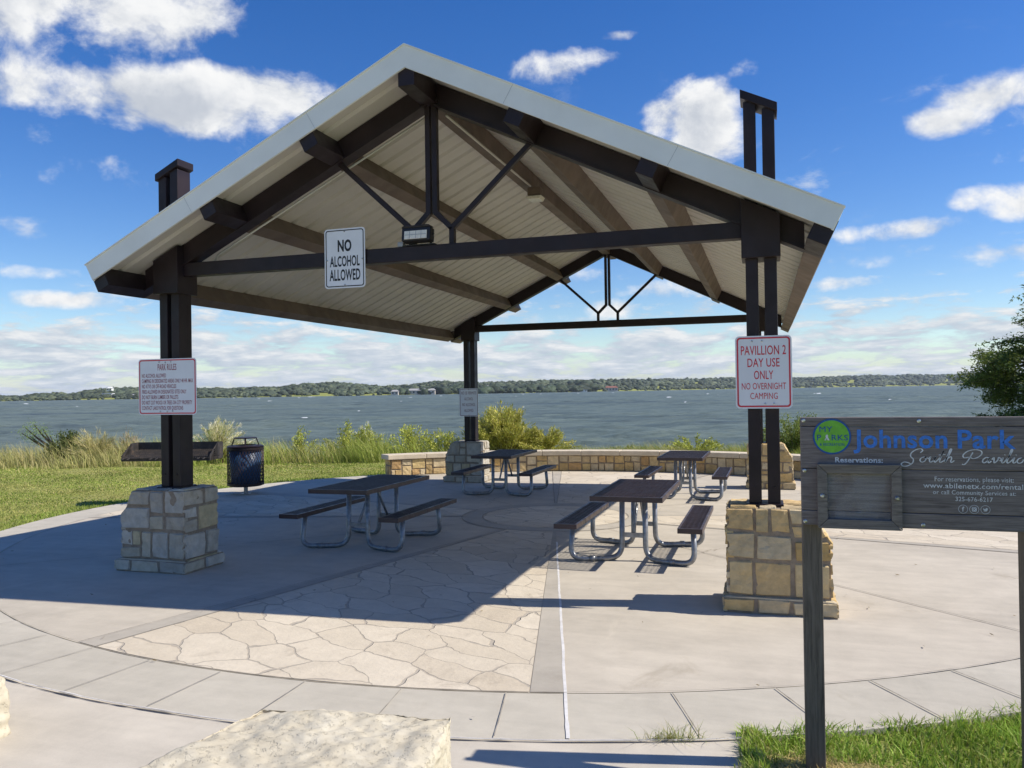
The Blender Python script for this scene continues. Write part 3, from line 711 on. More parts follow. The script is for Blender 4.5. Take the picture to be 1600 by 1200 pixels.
def make_column(cx, cy, sg):
    g = gz0(cy); zr = 5.013-.485*W2
    core = MB(); core.span(cx-.02, cx+.02, cy-.03, cy+.03, g+.80, g+.82)      # base plate between the posts
    base = MB(); base.span(cx-.15, cx+.15, cy-.14, cy+.14, g+.845, g+.885)
    c = base.build('column', 'steel', pav, bevel=.004)
    for s in (-1, 1):
        p = MB(); p.span(*sorted((cx+s*.025, cx+s*.127)), cy-.10, cy+.10, g+.885, 4.27+.485*(-sg*s*.076)); p.build('post', 'steel', c, bevel=.006)
    b = MB(); h = .158
    poly = [(cx-h, 2.962), (cx+h, 2.962), (cx+h, 5.013-.485*abs(cx+h)-.14), (cx-h, 5.013-.485*abs(cx-h)-.14)]
    b.prism(poly, 'y', cy-h, cy+h); b.build('collar_box', 'steel', c, bevel=.004)
    cap = MB(); z0 = 4.262; dz = .485*sg
    poly = [(cx-.15, z0+.15*dz), (cx+.15, z0-.15*dz), (cx+.15, z0-.15*dz+.075), (cx-.15, z0+.15*dz+.075)]
    cap.prism(poly, 'y', cy-.125, cy+.125); cap.build('post_cap', 'steel', c, bevel=.004)
    for s in (-1, 1):
        mm = MB()
        mm.lathe([(.010, -.008), (.010, 0)], (cx+s*.076, cy-.1, g+1.02), 8, 'y'); mm.build('bolt', 'steel', c)


def build_pavilion():
    def zr(x): return 5.013-.485*abs(x)
    # roof deck: ribs run down the slope
    XE = 3.60; Y0, Y1 = -.58, 9.78
    prof = []; y = Y0
    while y < Y1-.31:
        prof += [(y, 0), (y+.220, 0), (y+.242, .034), (y+.283, .034), (y+.305, 0)]; y += .305
    prof += [(Y1, 0)]
    mb = MB(); n = len(prof)
    for sg in (-1, 1):
        vs_ = []
        for (yy, o) in prof: vs_ += [(sg*.001, yy, zr(0)-.115+o), (sg*XE, yy, zr(XE)-.115+o)]
        for (yy, o) in prof: vs_ += [(sg*.001, yy, zr(0)-.025+o), (sg*XE, yy, zr(XE)-.025+o)]
        fs = [(2*i, 2*i+1, 2*i+3, 2*i+2) for i in range(n-1)]+[(2*n+2*i, 2*n+2*i+2, 2*n+2*i+3, 2*n+2*i+1) for i in range(n-1)]
        fs += [(1, 2*n+1, 4*n-1, 2*n-1)]
        mb.add(vs_, fs)
    roof = mb.build('roof', 'soffit', pav)
    for sg in (-1, 1):
        for (ya, yb) in ((-.603, -.582), (9.782, 9.803)):
            f = MB(); f.prism([(0, zr(0)), (sg*3.664, zr(3.664)), (sg*3.577, zr(3.577)-.203), (0, zr(0)-.203)], 'y', ya, yb)
            # the drip edge at the top of the board stands a little proud
            f.prism([(0, zr(0)+.012), (sg*3.67, zr(3.67)+.012), (sg*3.67, zr(3.67)+.001), (0, zr(0)+.001)], 'y', ya-.012 if ya < 0 else ya-.03, yb+.03 if ya < 0 else yb+.012)
            f.build('fascia', 'fascia', roof)
        e = MB(); e.prism([(sg*3.645, zr(3.645)-.003), (sg*3.664, zr(3.664)-.003), (sg*3.585, zr(3.664)-.170), (sg*3.567, zr(3.645)-.170)], 'y', -.580, 9.780); e.build('eave_trim', 'fascia', roof)
        for x in (1.02, 2.42): t = MB(); t.add([(sg*x, -.6045, zr(x)), (sg*(x+.0025), -.6045, zr(x+.0025)), (sg*(x-.087), -.6045, zr(x-.087)-.198), (sg*(x-.0895), -.6045, zr(x-.0895)-.198)], [(0, 1, 2, 3)]); t.build('trim_seam', 'greybox', roof)
    rc = MB(); rc.prism([(-.16, zr(.16)+.008), (0, zr(0)+.012), (.16, zr(.16)+.008), (.16, zr(.16)-.004), (0, zr(0)), (-.16, zr(.16)-.004)], 'y', -.52, 9.72); rc.build('ridge_cap', 'fascia', roof)
    # purlins: square to the slope, running front to back; painted stubs in front of each rafter
    th = math.atan(.485)
    for sg, s in [(0, 0), (-1, 1.20), (1, 1.20), (-1, 2.47), (1, 2.47), (-1, 3.715), (1, 3.715)]:
        x = s*math.cos(th) if s < 3 else 3.553
        cen = Vector((sg*x, 0, zr(x)-.115*1.0)); nrm = Vector((sg*math.sin(th), 0, math.cos(th))) if sg else Vector((0, 0, 1))
        alg = Vector((nrm.z, 0, -nrm.x)); w, d = .158, .205
        if not sg: d = .20; cen.z -= .045
        def sec(y0, y1, grow=0):
            a = cen-alg*(w/2+grow); b = cen+alg*(w/2+grow); dn = -nrm*(d+grow)
            q = [a+dn, b+dn, b, a]; m_ = MB()
            m_.hexa([Vector((q[0].x, y0, q[0].z)), Vector((q[1].x, y0, q[1].z)), Vector((q[1].x, y1, q[1].z)), Vector((q[0].x, y1, q[0].z)),
                     Vector((q[3].x, y0, q[3].z)), Vector((q[2].x, y0, q[2].z)), Vector((q[2].x, y1, q[2].z)), Vector((q[3].x, y1, q[3].z))]); return m_
        p = sec(.082, LB-.082).build('purlin', 'purlin', pav, bevel=.004)
        sec(-.575, .078, .0015).build('purlin_end', 'steel', p, bevel=.004); sec(LB+.085, 9.775, .0015).build('purlin_end', 'purlin', p, bevel=.004)
    for cy in (0, LB):
        f = -1 if cy == 0 else 1
        for sg in (-1, 1):
            def raf(x0, x1):
                r_ = MB(); r_.prism([(sg*x0, zr(x0)-.122), (sg*x1, zr(x1)-.122), (sg*x1, zr(x1)-.335), (sg*x0, zr(x0)-.335)], 'y', cy-.055, cy+.055)
                r_.prism([(sg*x0, zr(x0)-.3365), (sg*x1, zr(x1)-.3365), (sg*x1, zr(x1)-.352), (sg*x0, zr(x0)-.352)], 'y', cy-.08, cy+.08); return r_
            a = raf(.0, W2-.158).build('rafter', 'steel', pav); raf(W2+.158, 3.40).build('rafter_tail', 'steel', a)
            b = MB(); b.beam((sg*.205, cy, 3.452), (sg*1.0, cy, zr(1.0)-.345), .05, .05, (0, 1, 0)); b.build('brace', 'steel', pav, bevel=.004)
            k = MB(); k.span(*sorted((sg*.010, sg*.060)), cy-.03, cy+.03, 3.60, 4.665)
            k.beam((sg*.037, cy, 3.612), (sg*.207, cy, 3.445), .05, .058, (0, 1, 0)); k.span(*sorted((sg*.180, sg*.230)), cy-.029, cy+.029, 3.295, 3.455); k.build('king_post', 'steel', pav)
        t = MB(); t.span(-W2+.158, W2-.158, cy-.06, cy+.06, 3.150, 3.293); t.build('tie_beam', 'steel', pav, bevel=.006)
        rp = MB(); rp.span(-.10, .10, cy-.085, cy+.085, 4.655, 4.70); rp.build('ridge_plate', 'steel', pav, bevel=.003)
    for (cx, cy, sg, sd, pal) in ((-W2, 0, -1, 3, PAL), (W2, 0, 1, 8, PAL_WARM), (-W2, LB, -1, 21, PAL), (W2, LB, 1, 33, PAL_WARM)):
        make_pier(cx, cy, sg, sd, pal); make_column(cx, cy, sg)
    # thin electrical conduit along the left rafter and the ridge
    c = MB(); c.tube([(-.05, .14, 4.64), (-2.60, .14, zr(2.60)-.36), (-2.66, .14, 3.30)], .011, 6); c.tube([(.10, .14, 4.60), (.12, 3.05, 4.60)], .013, 6)
    c.build('conduit', 'soffit', pav, smooth=True)
build_pavilion()


def build_fixtures():
    o = thing('floodlight', (-.12, 0, 3.293), 'black floodlight with pale lens sitting on the front tie beam', 'floodlight')
    rot = Matrix.Rotation(R(-8), 3, 'X') @ Matrix.Rotation(0, 3, 'Z'); c = Vector((-.115, -.10, 3.385))
    m = MB(); m.box(c, (.30, .11, .135), rot); m.prism([(-.27, 3.452), (.04, 3.452), (.02, 3.475), (-.25, 3.475)], 'y', -.16, -.06)
    h = m.build('housing', 'black', o, bevel=.012)
    m = MB(); m.box(c+rot @ Vector((0, -.058, -.012)), (.235, .008, .082), rot); m.build('lens', 'lens', h, bevel=.003)
    m = MB()
    for x in (-.05, .015, .07): m.box(c+rot @ Vector((x-.01, -.0635, -.012)), (.004, .003, .075), rot)
    m.box(c+rot @ Vector((0, -.0635, -.012)), (.22, .003, .004), rot); m.build('lens_rib', 'greybox', h)
    m = MB()
    for x in (-.27, .04): m.beam((x, -.09, 3.395), (x+(.05 if x < 0 else -.05), -.04, 3.300), .012, .03, (0, 1, 0))
    m.span(-.27, .04, -.07, .0, 3.296, 3.306); m.build('bracket', 'black', o)
    m = MB(); m.span(-.36, -.30, -.05, .02, 3.2965, 3.345); m.build('junction_box', 'greybox', o, bevel=.006)
    x, y, z = .145, 3.2, 4.585
    o = thing('ceiling_light', (x, y, z), 'small tan light fixture fixed under the ridge purlin', 'light')
    m = MB(); m.span(x-.09, x+.09, y-.09, y+.09, z-.09, z+.02); h = m.build('housing', 'purlin', o, bevel=.012)
    m = MB(); m.prism([(x-.11, z-.10), (x+.11, z-.10), (x+.085, z-.15), (x-.085, z-.15)], 'y', y-.11, y+.10); m.build('diffuser', 'lens', h, bevel=.01)
    g = gz0(0); m = MB(); m.span(-3.255, -3.185, .02, .12, 1.01, 1.20)
    o = m.build('electrical_box', 'greybox', bevel=.006); tag(o, 'small grey electrical box on the left side of the front left column', 'electrical box')
    m2 = MB(); m2.tube([(-3.22, .07, 1.01), (-3.22, .07, .87)], .012, 6); m2.build('conduit', 'greybox', o)
build_fixtures()


def seat_wall():
    o = thing('seat_wall', (0, 12.1, gz0(12.1)), 'low curved limestone seat wall with cream coping behind the tables', 'wall')
    rnd = random.Random(5); RI, RO, H = 7.42, 7.80, .385; A0, A1 = 41.0, 135.6
    core = MB(); n = 60; vs_ = []
    for i in range(n+1):
        a = A0+(A1-A0)*i/n; vs_ += [pol(RI, a, -.1), pol(RO, a, -.1), pol(RO, a, H), pol(RI, a, H)]
    fs = [(4*i+k, 4*i+(k+1) % 4, 4*i+4+(k+1) % 4, 4*i+4+k) for i in range(n) for k in range(4)]+[(0, 1, 2, 3), (4*n, 4*n+1, 4*n+2, 4*n+3)]
    core.add(vs_, fs); body = core.build('wall_core', 'mortar', o)
    mb = MB(); L = R(A1-A0)*RI; u = 0
    warm = PAL_WARM+[(.50, .33, .13), (.56, .42, .20), (.46, .30, .14)]
    while u < L-.02:
        w = min(rnd.uniform(.5, .9), L-u)
        if L-(u+w) < .25: w = L-u
        for rc in ashlar(u, u+w, 0, H, .13, .36, rnd):
            stone(mb, lambda a, v, of: pol(RI-of, A0+math.degrees(a/RI), v), rc, rnd, rnd.choice(warm), thick=.02, n=5)
        for rc in ashlar(u, u+w, 0, H, .16, .45, rnd):
            stone(mb, lambda a, v, of: pol(RO+of, A0+math.degrees(a/RI), v), rc, rnd, rnd.choice(warm), thick=.02, n=4)
        u += w
    for rc in ashlar(RI, RO, 0, H, .13, .3, rnd):
        stone(mb, lambda r_, v, of: pol(r_, A1, v)+Vector((-of*.7, -of*.7, 0)), rc, rnd, rnd.choice(PAL_WARM), thick=.02, n=5)
    mb.build('stone_facing', 'stone', body, colors=True)
    k = 13; da = (A1-A0+1.0)/k
    for i in range(k):
        m = MB(); a0, a1 = A0-.3+i*da+.03, A0-.3+(i+1)*da-.03; vs_ = []; ns = 6
        for q in range(ns+1):
            a = a0+(a1-a0)*q/ns; vs_ += [pol(RI-.06, a, H+.004), pol(RO+.05, a, H+.004), pol(RO+.05, a, H+.115), pol(RI-.06, a, H+.115)]
        m.add(vs_, [(4*q+s, 4*q+(s+1) % 4, 4*q+4+(s+1) % 4, 4*q+4+s) for q in range(ns) for s in range(4)]+[(0, 1, 2, 3), (4*ns, 4*ns+1, 4*ns+2, 4*ns+3)])
        m.build('coping_stone', 'coping', o, bevel=.012)
seat_wall()

# ------------------------------------------------------------------ furniture
def lattice(mb, x0, x1, y0, y1, z, pitch=.030, ang=16, w=.0064, h=.004):
    """expanded metal: two families of flat strands crossing in long diamonds"""
    t = math.tan(R(ang))
    for sg in (-1, 1):
        c = y0-(x1-x0)*t
        while c < y1+(x1-x0)*t:
            pts = []
            for x in (x0, x1):
                pts.append((x, c+sg*t*(x-(x0+x1)/2)))
            (xa, ya), (xb, yb) = pts; lo, hi = 0.0, 1.0; dy = yb-ya
            for lim, s_ in ((y0, 1), (y1, -1)):
                ta = (lim-ya)/dy
                if (dy > 0) == (s_ > 0): lo = max(lo, ta)
                else: hi = min(hi, ta)
            if hi-lo > .01:
                A = (xa+(xb-xa)*lo, ya+dy*lo, z+sg*.001); B = (xa+(xb-xa)*hi, ya+dy*hi, z+sg*.001)
                mb.beam(A, B, w, h)
            c += pitch


def rim(mb, x0, x1, y0, y1, z0, z1, t=.006, lip=.018):
    mb.span(x0, x1, y0, y0+t, z0, z1); mb.span(x0, x1, y1-t, y1, z0, z1); mb.span(x0, x0+t, y0+t, y1-t, z0, z1); mb.span(x1-t, x1, y0+t, y1-t, z0, z1)
    mb.span(x0+t, x1-t, y0+t, y0+t+lip, z1-.004, z1); mb.span(x0+t, x1-t, y1-t-lip, y1-t, z1-.004, z1)
    mb.span(x0+t, x0+t+lip, y0+t+lip, y1-t-lip, z1-.004, z1); mb.span(x1-t-lip, x1-t, y0+t+lip, y1-t-lip, z1-.004, z1)


def curve_pts(ctrl, rad=.10, n=6):
    ctrl = [Vector(c) for c in ctrl]; out = [ctrl[0]]
    for i in range(1, len(ctrl)-1):
        a, b, c = ctrl[i-1], ctrl[i], ctrl[i+1]; r_ = min(rad, (a-b).length*.49, (c-b).length*.49)
        p, q = b+(a-b).normalized()*r_, b+(c-b).normalized()*r_
        for k in range(n+1):
            t = k/n; out.append(p*(1-t)**2+b*2*t*(1-t)+q*t*t)
    return out+[ctrl[-1]]


def make_table():
    o = thing('picnic_table', (0, 0, 0), 'brown mesh picnic table', 'picnic table', 'picnic tables under and beside the pavilion roof')
    m = MB(); lattice(m, -.37, .37, -.90, .90, .752); rim(m, -.38, .38, -.915, .915, .705, .757)
    for y in (-.50, 0, .50): m.span(-.373, .373, y-.02, y+.02, .742, .747)
    m.build('tabletop', 'slat', o)
    for sg in (-1, 1):
        m = MB(); a, b = sorted((sg*.525, sg*.775)); lattice(m, a+.008, b-.008, -.90, .90, .447); rim(m, a, b, -.915, .915, .400, .452)
        for y in (-.53, .53): m.span(a+.007, b-.007, y-.02, y+.02, .437, .442)
        m.build('bench_seat', 'slat', o)
    for sy in (-1, 1):
        fr = None
        for sg in (-1, 1):
            pts = curve_pts([(sg*.125, sy*.40, .725), (sg*.130, sy*.41, .03), (sg*.40, sy*.56, .032), (sg*.67, sy*.60, .03), (sg*.65, sy*.53, .425)], .15, 7)
            m = MB(); m.tube(pts, .030, 10)
            m.tube([(sg*.40, sy*.558, .033), (sg*.46, sy*.565, .033)], .034, 10)
            p = m.build('leg', 'galv', o, smooth=True)
        m = MB(); m.span(-.105, .105, sy*.41-.012, sy*.41+.012, .255, .305); m.build('leg_crossbar', 'galv', o)
        m = MB(); m.tube([(0, sy*.40, .28), (0, sy*.03, .735)], .017, 8); m.build('brace', 'galv', o, smooth=True)
        m = MB(); m.span(-.30, .30, sy*.40-.025, sy*.40+.025, .716, .722); m.build('mounting_plate', 'galv', o)
        for sg in (-1, 1): m = MB(); m.span(*sorted((sg*.535, sg*.765)), sy*.53-.025, sy*.53+.025, .418, .424); m.build('mounting_plate', 'galv', o)
    return o


def place_tables():
    proto = make_table()
    spots = [(1.665, 1.985, 'brown mesh picnic table in sunlight nearest the front right pier'),
             (-1.69, 1.93, 'brown mesh picnic table in full shade behind the front left pier'),
             (1.68, 7.46, 'brown mesh picnic table by the seat wall, far right behind the sunlit table'),
             (-1.69, 7.36, 'brown mesh picnic table beside the back left pier')]
    for i, (x, y, l) in enumerate(spots):
        o = proto if i == 0 else copy_tree(proto); o.location = (x, y, gz0(y)); o['label'] = l; o.rotation_euler = (math.atan(-.0103), 0, R((0, .4, -.5, .8)[i]))
place_tables()


def trash_can():
    x, y = -6.53, 5.97; g = gz0(y); o = thing('trash_can', (x, y, g), 'round dark mesh litter bin with blue liner and rain hood on a post', 'trash can')
    Rb, z0, z1 = .335, g+.18, g+.885
    m = MB(); n = 38; seg = 12
    for sg in (-1, 1):
        for i in range(n):
            a0 = 6.28318*i/n; pts = []
            for k in range(seg+1):
                a = a0+sg*1.0*k/seg; pts.append((x+Rb*math.cos(a), y+Rb*math.sin(a), z0+(z1-z0)*k/seg))
            m.tube(pts, .0058, 4, False)
    m.build('basket', 'slat', o)
    m = MB()
    for zz, h in ((z0, .045), (z1-.02, .045)): m.lathe([(Rb+.010, zz-g), (Rb+.010, zz-g+h), (Rb-.004, zz-g+h), (Rb-.004, zz-g)], (x, y, g), 36)
    m.lathe([(Rb-.03, .165), (Rb-.03, .18)], (x, y, g), 30); m.build('hoop', 'steel', o, smooth=False)
    m = MB(); m.lathe([(.27, .20), (.30, .86), (.285, .86), (.25, .22)], (x, y, g), 30); m.build('liner', 'blue', o, smooth=True)
    m = MB(); m.lathe([(Rb+.02, .925), (Rb-.02, .945), (.20, .955), (.20, .94), (Rb-.03, .925)], (x, y, g), 36); lid = m.build('lid', 'steel', o)
    m = MB()
    for i in range(4):
        a = .6+1.5708*i; m.tube([(x+.25*math.cos(a), y+.25*math.sin(a), g+.945), (x+.20*math.cos(a), y+.20*math.sin(a), g+1.085)], .011, 6)
    m.lathe([(.215, 1.080), (.22, 1.092), (.20, 1.10)], (x, y, g), 28); m.build('rain_hood', 'steel', lid)
    m = MB(); m.tube([(x, y, g), (x, y, g+.19)], .04, 10); m.lathe([(.10, 0), (.10, .012)], (x, y, g), 16); m.build('pedestal', 'galv', o, smooth=False)
trash_can()


def grill():
    cx, cy = -7.10, 4.66; g = gz0(cy); o = thing('barbecue_grill', (cx, cy, g), 'wide sooty black park barbecue grill behind the front left column', 'grill')
    rot = Matrix.Rotation(YAW*.9, 3, 'Z'); c0 = Vector((cx, cy, g))
    def P(x, y, z): return c0+rot @ Vector((x, y, z))
    def plate(mb, q, t=.006):
        a, b, c, d = [Vector(p) for p in q]; n = (b-a).cross(d-a).normalized()*t; mb.hexa([P(*a), P(*b), P(*c), P(*d), P(*(a+n)), P(*(b+n)), P(*(c+n)), P(*(d+n))])
    W, D = .79, .30; za, zb = .76, 1.06
    m = MB(); plate(m, [(-W, -D, za), (W, -D, za), (W, D, za), (-W, D, za)]); plate(m, [(-W, D, za), (W, D, za), (W, D, zb), (-W, D, zb)])
    for x in (-W, W-.006): plate(m, [(x, -D, za), (x, D, za), (x, D, zb), (x, .05, zb)]); plate(m, [(x, -D, za), (x, .05, za), (x, .05, zb), (x, -D, za+.10)])
    plate(m, [(-W, -D, za), (W, -D, za), (W, -D, za+.085), (-W, -D, za+.05)])
    plate(m, [(-.05, -D, za), (-.05, D, za), (-.05, D, zb), (-.05, -D, za+.085)]); m.build('firebox', 'iron', o)
    for xa, xb in ((-W+.02, -.07), (-.03, W-.02)):
        m = MB()
        for i in range(22):
            x = xa+(xb-xa)*i/21; m.beam(P(x, -D-.04, .815), P(x, D-.02, .925), .009, .009)
        for y in (-D-.03, -.15, 0, .14, D-.03): zz = .806+.11*(y+D+.04)/(2*D+.02); m.beam(P(xa, y, zz), P(xb, y, zz), .010, .010)
        for x in (xa+.1, xb-.1): m.tube([P(x-.05, -D-.04, .815), P(x-.05, -D-.14, .80), P(x+.05, -D-.14, .80), P(x+.05, -D-.04, .815)], .009, 6)
        m.build('grate', 'iron', o)
    for x in (-W-.004, W+.004):
        m = MB()
        for i in range(4): z = .84+.035*i; m.tube([P(x, -.12+.0*i, z), P(x+(.10 if i == 0 else .02)*(1 if x > 0 else -1), -.12, z)], .008, 5)
        m.build('height_peg', 'iron', o)
    for x in (-.14, .14):
        m = MB(); m.tube([P(x, 0, 0), P(x, 0, .74)], .045, 10); m.build('pedestal', 'iron', o, smooth=True)
grill()


def boulder(name, label, corners, zb, zt, seed, cuts=26, rough=.035):
    """quarried limestone block: closed grid box pushed about by noise"""
    bm = bmesh.new(); bmesh.ops.create_cube(bm, size=1); bmesh.ops.subdivide_edges(bm, edges=bm.edges[:], cuts=cuts, use_grid_fill=True)
    c = [Vector(q) for q in corners]
    for v in bm.verts:
        x, y, z = v.co+Vector((.5, .5, .5)); base = (c[0]*(1-x)+c[1]*x)*(1-y)+(c[3]*(1-x)+c[2]*x)*y
        n = v.co.normalized()*.001; p = Vector((base.x, base.y, zb+(zt-zb)*z)); q = p*3.0+Vector((seed, 0, 0))
        out = Vector((v.co.x*(abs(v.co.x) > .49), v.co.y*(abs(v.co.y) > .49), v.co.z*(abs(v.co.z) > .49)))
        edge = sum(abs(t) > .47 for t in v.co)
        d = rough*noise.noise(q)+rough*.6*noise.noise(q*2.7)+rough*.38*noise.noise(q*7)+rough*.25*noise.noise(q*17)
        v.co = p+out*2*d-out*(.016 if edge > 1 else 0)
    bmesh.ops.smooth_vert(bm, verts=bm.verts[:], factor=.5, use_axis_x=True, use_axis_y=True, use_axis_z=True); bmesh.ops.smooth_vert(bm, verts=bm.verts[:], factor=.4, use_axis_x=True, use_axis_y=True, use_axis_z=True)
    me = bpy.data.meshes.new(name); bm.to_mesh(me); bm.free(); me.materials.append(MAT['rock']); me.polygons.foreach_set('use_smooth', [True]*len(me.polygons))
    o = bpy.data.objects.new(name, me); col.objects.link(o); tag(o, label, 'rock', 'limestone blocks at the edge of the walk'); return o
boulder('limestone_block', 'large pale pitted limestone block in the foreground', [(.84, -4.90, 0), (1.90, -4.72, 0), (1.79, -4.04, 0), (.94, -4.18, 0)], gz(1, -4.5)-.02, .51, 3, cuts=80, rough=.026)
boulder('limestone_block', 'yellowish limestone block cut off by the left edge of the photo', [(-1.80, -4.45, 0), (-.86, -4.30, 0), (-.92, -3.83, 0), (-1.80, -3.75, 0)], gz(-1, -4.2)-.02, .33, 9, cuts=24, rough=.045)

# ------------------------------------------------------------------ signs and lettering
_tc = {}
def glyphs(txt, bold=0.0):
    if (txt, bold) not in _tc:
        cu = bpy.data.curves.new('lettering_curve', 'FONT'); cu.body = txt; cu.size = 1; cu.offset = bold; cu.resolution_u = 3; cu.space_character = 1.04
        ob = bpy.data.objects.new('lettering_curve', cu); col.objects.link(ob); dg = bpy.context.evaluated_depsgraph_get()
        me = bpy.data.meshes.new_from_object(ob.evaluated_get(dg)); v = [(p.co.x, p.co.y) for p in me.vertices]; f = [tuple(p.vertices) for p in me.polygons]
        bpy.data.objects.remove(ob); bpy.data.curves.remove(cu); bpy.data.meshes.remove(me); _tc[(txt, bold)] = (v, f)
    return _tc[(txt, bold)]


def write(mb, txt, x, z, y, h, width=None, align='c', bold=0.0, caph=None):
    """flat letters facing the car park; h = capital height, width = full line width"""
    v, f = glyphs(txt, bold); xs = [p[0] for p in v]; x0, x1 = min(xs), max(xs)
    cap = max(p[1] for p in glyphs('H', bold)[0])
    sz = h/cap; sx = (width/(x1-x0)) if width else sz
    ox = x-(x1-x0)*sx/2 if align == 'c' else x
    mb.add([(ox+(p[0]-x0)*sx, y, z+p[1]*sz) for p in v], f)


def rrect(x0, x1, z0, z1, r, n=6):
    out = []
    for cx, cz, a in ((x1-r, z1-r, 0), (x0+r, z1-r, 90), (x0+r, z0+r, 180), (x1-r, z0+r, 270)):
        for k in range(n+1): t = R(a+90*k/n); out.append((cx+r*math.cos(t), cz+r*math.sin(t)))
    return out


def ring(mb, a, b, y):
    n = len(a); mb.add([(p[0], y, p[1]) for p in a]+[(p[0], y, p[1]) for p in b], [(i, (i+1) % n, n+(i+1) % n, n+i) for i in range(n)])


def sign(x0, x1, z0, z1, y, label, ink, inset, bw, lines, bolts, panel='alum', cat='sign', rcorner=.035, standoff=0.02):
    o = thing('metal_sign', ((x0+x1)/2, y, z0), label, cat); Y = y-.0012
    m = MB(); m.prism(rrect(x0, x1, z0, z1, rcorner), 'y', y, y+.003); m.build('panel', panel, o)
    m = MB(); ring(m, rrect(x0+inset, x1-inset, z0+inset, z1-inset, rcorner-inset*.6), rrect(x0+inset+bw, x1-inset-bw, z0+inset+bw, z1-inset-bw, rcorner-inset*.6-bw*.6), Y); m.build('border', ink, o)
    for (t, x, z, h, w, al, bd) in lines: m = MB(); write(m, t, x, z, Y, h, w, al, bd); m.build('lettering', ink, o)
    for (x, z) in bolts: m = MB(); m.lathe([(.009, 0), (.009, -.005), (.004, -.008)], (x, y, z), 8, 'y'); m.build('bolt', 'bolt', o)
    if standoff:
        for zz in (z0+.05, z1-.09): m = MB(); m.span((x0+x1)/2-.05, (x0+x1)/2+.05, y+.0035, y+standoff, zz, zz+.04); m.build('bracket', 'bolt', o)
    return o


def build_signs():
    x0, x1, z0, z1 = -1.150, -.695, 2.918, 3.516; c = (x0+x1)/2
    sign(x0, x1, z0, z1, -.085, 'white sign reading NO ALCOHOL ALLOWED hung on the front tie beam', 'black', .014, .010,
         [('NO', c, 3.290, .112, .155, 'c', .040), ('ALCOHOL', c, 3.138, .102, .335, 'c', .024), ('ALLOWED', c, 2.998, .108, .345, 'c', .024)], [(x0+.03, 3.20), (x1-.03, 3.20), (c, 2.95), (c, 3.485)])
    x0, x1, z0, z1 = -3.430, -2.677, 1.662, 2.264; c = (x0+x1)/2; L = x0+.045
    rows = [("NO ALCOHOL ALLOWED", .317), ("CAMPING IN DESIGNATED AREAS ONLY 48 HR. MAX", .666), ("NO ATV'S OR OFF-ROAD VEHICLES", .449), ("FIRES ALLOWED IN DESIGNATED SITES ONLY", .58), ("DO NOT BURN LUMBER OR PALLETS", .474), ("DO NOT CUT WOOD OR TREES ON CITY PROPERTY", .653), ("CONTACT LAKE PATROL FOR QUESTIONS", .536)]
    sign(x0, x1, z0, z1, -.135, 'wide white sign headed PARK RULES on the front left column', 'red', .010, .012, [], [(c-.09, z0+.035), (c, z0+.035), (c+.07, z0+.04), (c-.1, z1-.035), (c-.02, z1-.04), (c+.05, z1-.035)])
    o = [q for q in bpy.data.objects if q.name.startswith('metal_sign') and 'RULES' in q['label']][0]
    m = MB(); write(m, 'PARK RULES', c, z1-.123, -.1362, .066, .244, 'c', .010); m.build('lettering', 'fadedred', o)
    for i, (t, w) in enumerate(rows): m = MB(); write(m, t, L, z1-.200-.0582*i, -.1362, .041, w, 'l', .010); m.build('lettering', 'fadedred', o)
    x0, x1, z0, z1 = 2.826, 3.281, 1.688, 2.302; c = (x0+x1)/2
    sign(x0, x1, z0, z1, -.135, 'white sign with red letters reading PAVILLION 2 DAY USE ONLY', 'red', .012, .013,
         [('PAVILLION 2', c, 2.142, .076, .362, 'c', .008), ('DAY USE', c, 2.040, .071, .258, 'c', .008), ('ONLY', c, 1.936, .071, .155, 'c', .008), ('NO OVERNIGHT', c, 1.850, .054, .356, 'c', .003), ('CAMPING', c, 1.768, .052, .22, 'c', 0)],
         [(c-.09, z1-.045), (c-.01, z1-.045), (c+.01, z0+.04), (c+.08, z0+.04)])
    x0, x1, z0, z1 = -3.268, -2.836, 1.323, 1.927; c = (x0+x1)/2
    sign(x0, x1, z0, z1, LB-.135, 'bilingual no alcohol sign on the back left column', 'darkred', .012, .009,
         [('NO SE PERMITE', c, 1.797, .062, .35, 'c', 0), ('ALCOHOL', c, 1.670, .062, .20, 'c', 0), ('NO ALCOHOL', c, 1.545, .062, .30, 'c', 0), ('ALLOWED', c, 1.420, .062, .21, 'c', 0)], [(c, z0+.03), (c, z1-.03)])
build_signs()


def catmull(p, n=8):
    p = [p[0]]+list(p)+[p[-1]]; out = []
    for i in range(1, len(p)-2):
        for k in range(n):
            t = k/n; q = []
            for d in (0, 1):
                a, b, c, e = p[i-1][d], p[i][d], p[i+1][d], p[i+2][d]
                q.append(.5*((2*b)+(-a+c)*t+(2*a-5*b+4*c-e)*t*t+(-a+3*b-3*c+e)*t**3))
            out.append(tuple(q))
    return out+[p[-2]]


def pen(mb, pts, w, y):
    vs_ = []
    for i, q in enumerate(pts):
        a, b = pts[max(i-1, 0)], pts[min(i+1, len(pts)-1)]; d = Vector((b[0]-a[0], b[1]-a[1]))
        d = d.normalized() if d.length > 1e-9 else Vector((1, 0)); ww = w*(.6+.5*abs(d.y)); vs_ += [(q[0]-d.y*ww/2, y, q[1]+d.x*ww/2), (q[0]+d.y*ww/2, y, q[1]-d.x*ww/2)]
    mb.add(vs_, [(2*i, 2*i+1, 2*i+3, 2*i+2) for i in range(len(pts)-1)])

